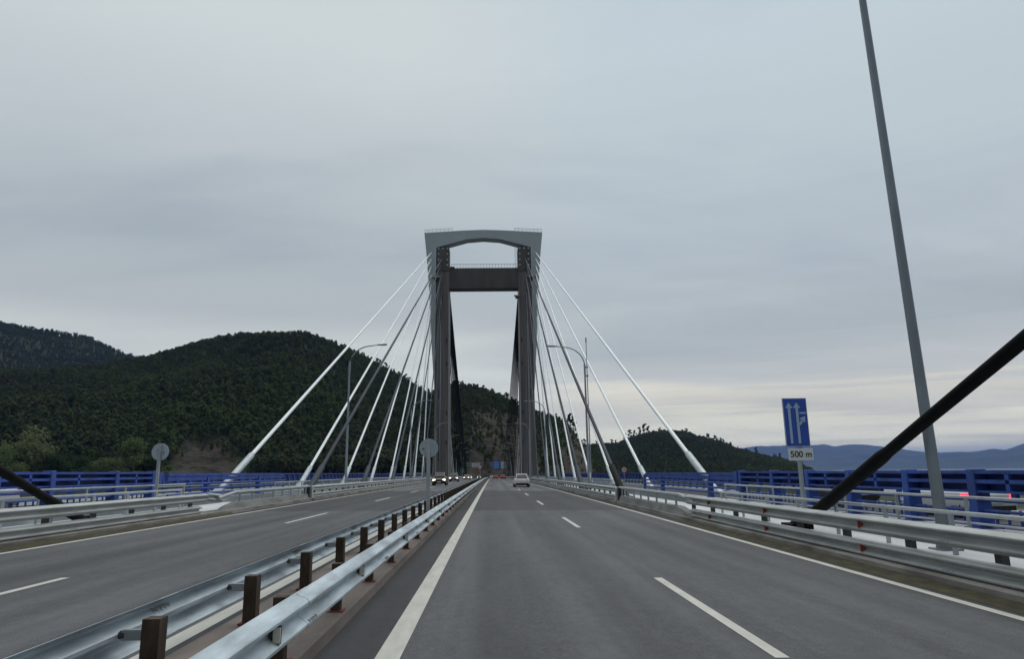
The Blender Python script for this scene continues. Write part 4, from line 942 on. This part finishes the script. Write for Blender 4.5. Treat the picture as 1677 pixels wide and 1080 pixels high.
# bushes at the foot of the left hill
def bush(az, r, h, wd, label, group, lm):
    h *= 1.18
    a = R_(az); x, y = r*math.sin(a), r*math.cos(a); z = float(height(np.array([x]), np.array([y]))[0]); r2 = np.random.default_rng(int(r*7+az*13) & 9999)
    cs = []; ra = []; b = MB()
    for i in range(12):
        q = r2.random()*wd*.42; t_ = r2.random()*6.28; f = r2.random(); p = (q*math.cos(t_), q*math.sin(t_), h*(.25+.55*f)*(1.1-q/wd)); cs.append(p); ra.append(h*(.2+.12*r2.random())); b.tube([(0, 0, -.5), p], [h*.02, h*.008], bark, 4, False)
    q = clump_quads(cs, ra, 3200, h*.026, r2, .9)
    me = bpy.data.meshes.new('foliage'); me.from_pydata([tuple(v) for v in q], [], [(4*i, 4*i+1, 4*i+2, 4*i+3) for i in range(3200)]); me.materials.append(lm); me.update()
    rt = empty('bush', (x, y, z), label, 'bush', group); o = bpy.data.objects.new('foliage', me); COL.objects.link(o); o.parent = rt; b.build('stem', rt)
leafd = leafmat('dark_bush_leaves', [(.05, .08, .035), (.07, .10, .045)], patch=(.05, .07, .03))
bush(-34.6, 395, 17, 22, 'wide pale green bush cut by the left edge of the frame', None, leafb)
bush(-33.0, 400, 21, 20, 'tallest pale green bush at the foot of the left hill', None, leafb)
bush(-31.6, 392, 14, 12, 'dark green bush right of the tallest pale bush', None, leafd)
bush(-30.2, 398, 11, 10, 'small dark bush between the dark and the olive bushes', None, leafd)
bush(-28.6, 396, 11, 17, 'low olive bush left of the round sign', None, leafb)
bush(-27.0, 402, 17, 16, 'pale green bush just left of the round sign', None, leafb)
bush(-25.8, 400, 12, 12, 'dark bush right behind the round sign', None, leafd)
bush(-33.8, 380, 8, 14, 'low pale bush in front of the tallest bush', None, leafb)
bush(-29.6, 378, 7, 20, 'low green bush along the top of the blue barrier', None, leafd)
pc2 = bpy.data.collections.new('scrub_sources')
for i in range(8):
    q_, b_ = crown_trunk(90+i, 5, 'pine', 260, .30); b_.add([tuple(p) for p in q_], [(4*k, 4*k+1, 4*k+2, 4*k+3) for k in range(260)], leafb if i % 3 else leafd)
    me = bpy.data.meshes.new('scrub'); me.from_pydata([(x_*1.5, y_*1.5, z_-2) for x_, y_, z_ in b_.v], [], b_.f)
    for m in b_.ms: me.materials.append(m)
    me.polygons.foreach_set('material_index', b_.m); me.update(); pc2.objects.link(bpy.data.objects.new('scrub', me))
p, s = sample(-46, -24.5, 345, 450, 1700, .8); scatter('undergrowth', p, s, 'low pale green scrub along the foot of the left hill', pc2)

# ---------------------------------------------------------------- haze
hz = MB().box((0, 10400, 185), (52000, 26000, 480), trim)
hm = bpy.data.materials.new('haze'); hm.use_nodes = True; t = hm.node_tree; t.nodes.clear(); oo = t.nodes.new('ShaderNodeOutputMaterial'); pv = t.nodes.new('ShaderNodeVolumePrincipled')
pv.inputs['Color'].default_value = (.15, .36, 1.0, 1); pv.inputs['Density'].default_value = 4.2e-5; pv.inputs['Anisotropy'].default_value = 0.0; t.links.new(pv.outputs[0], oo.inputs['Volume'])
o = hz.build('haze'); o.data.materials.clear(); o.data.materials.append(hm); tag(o, 'thin blue haze over the bay and the far mountains', 'haze', kind='stuff')
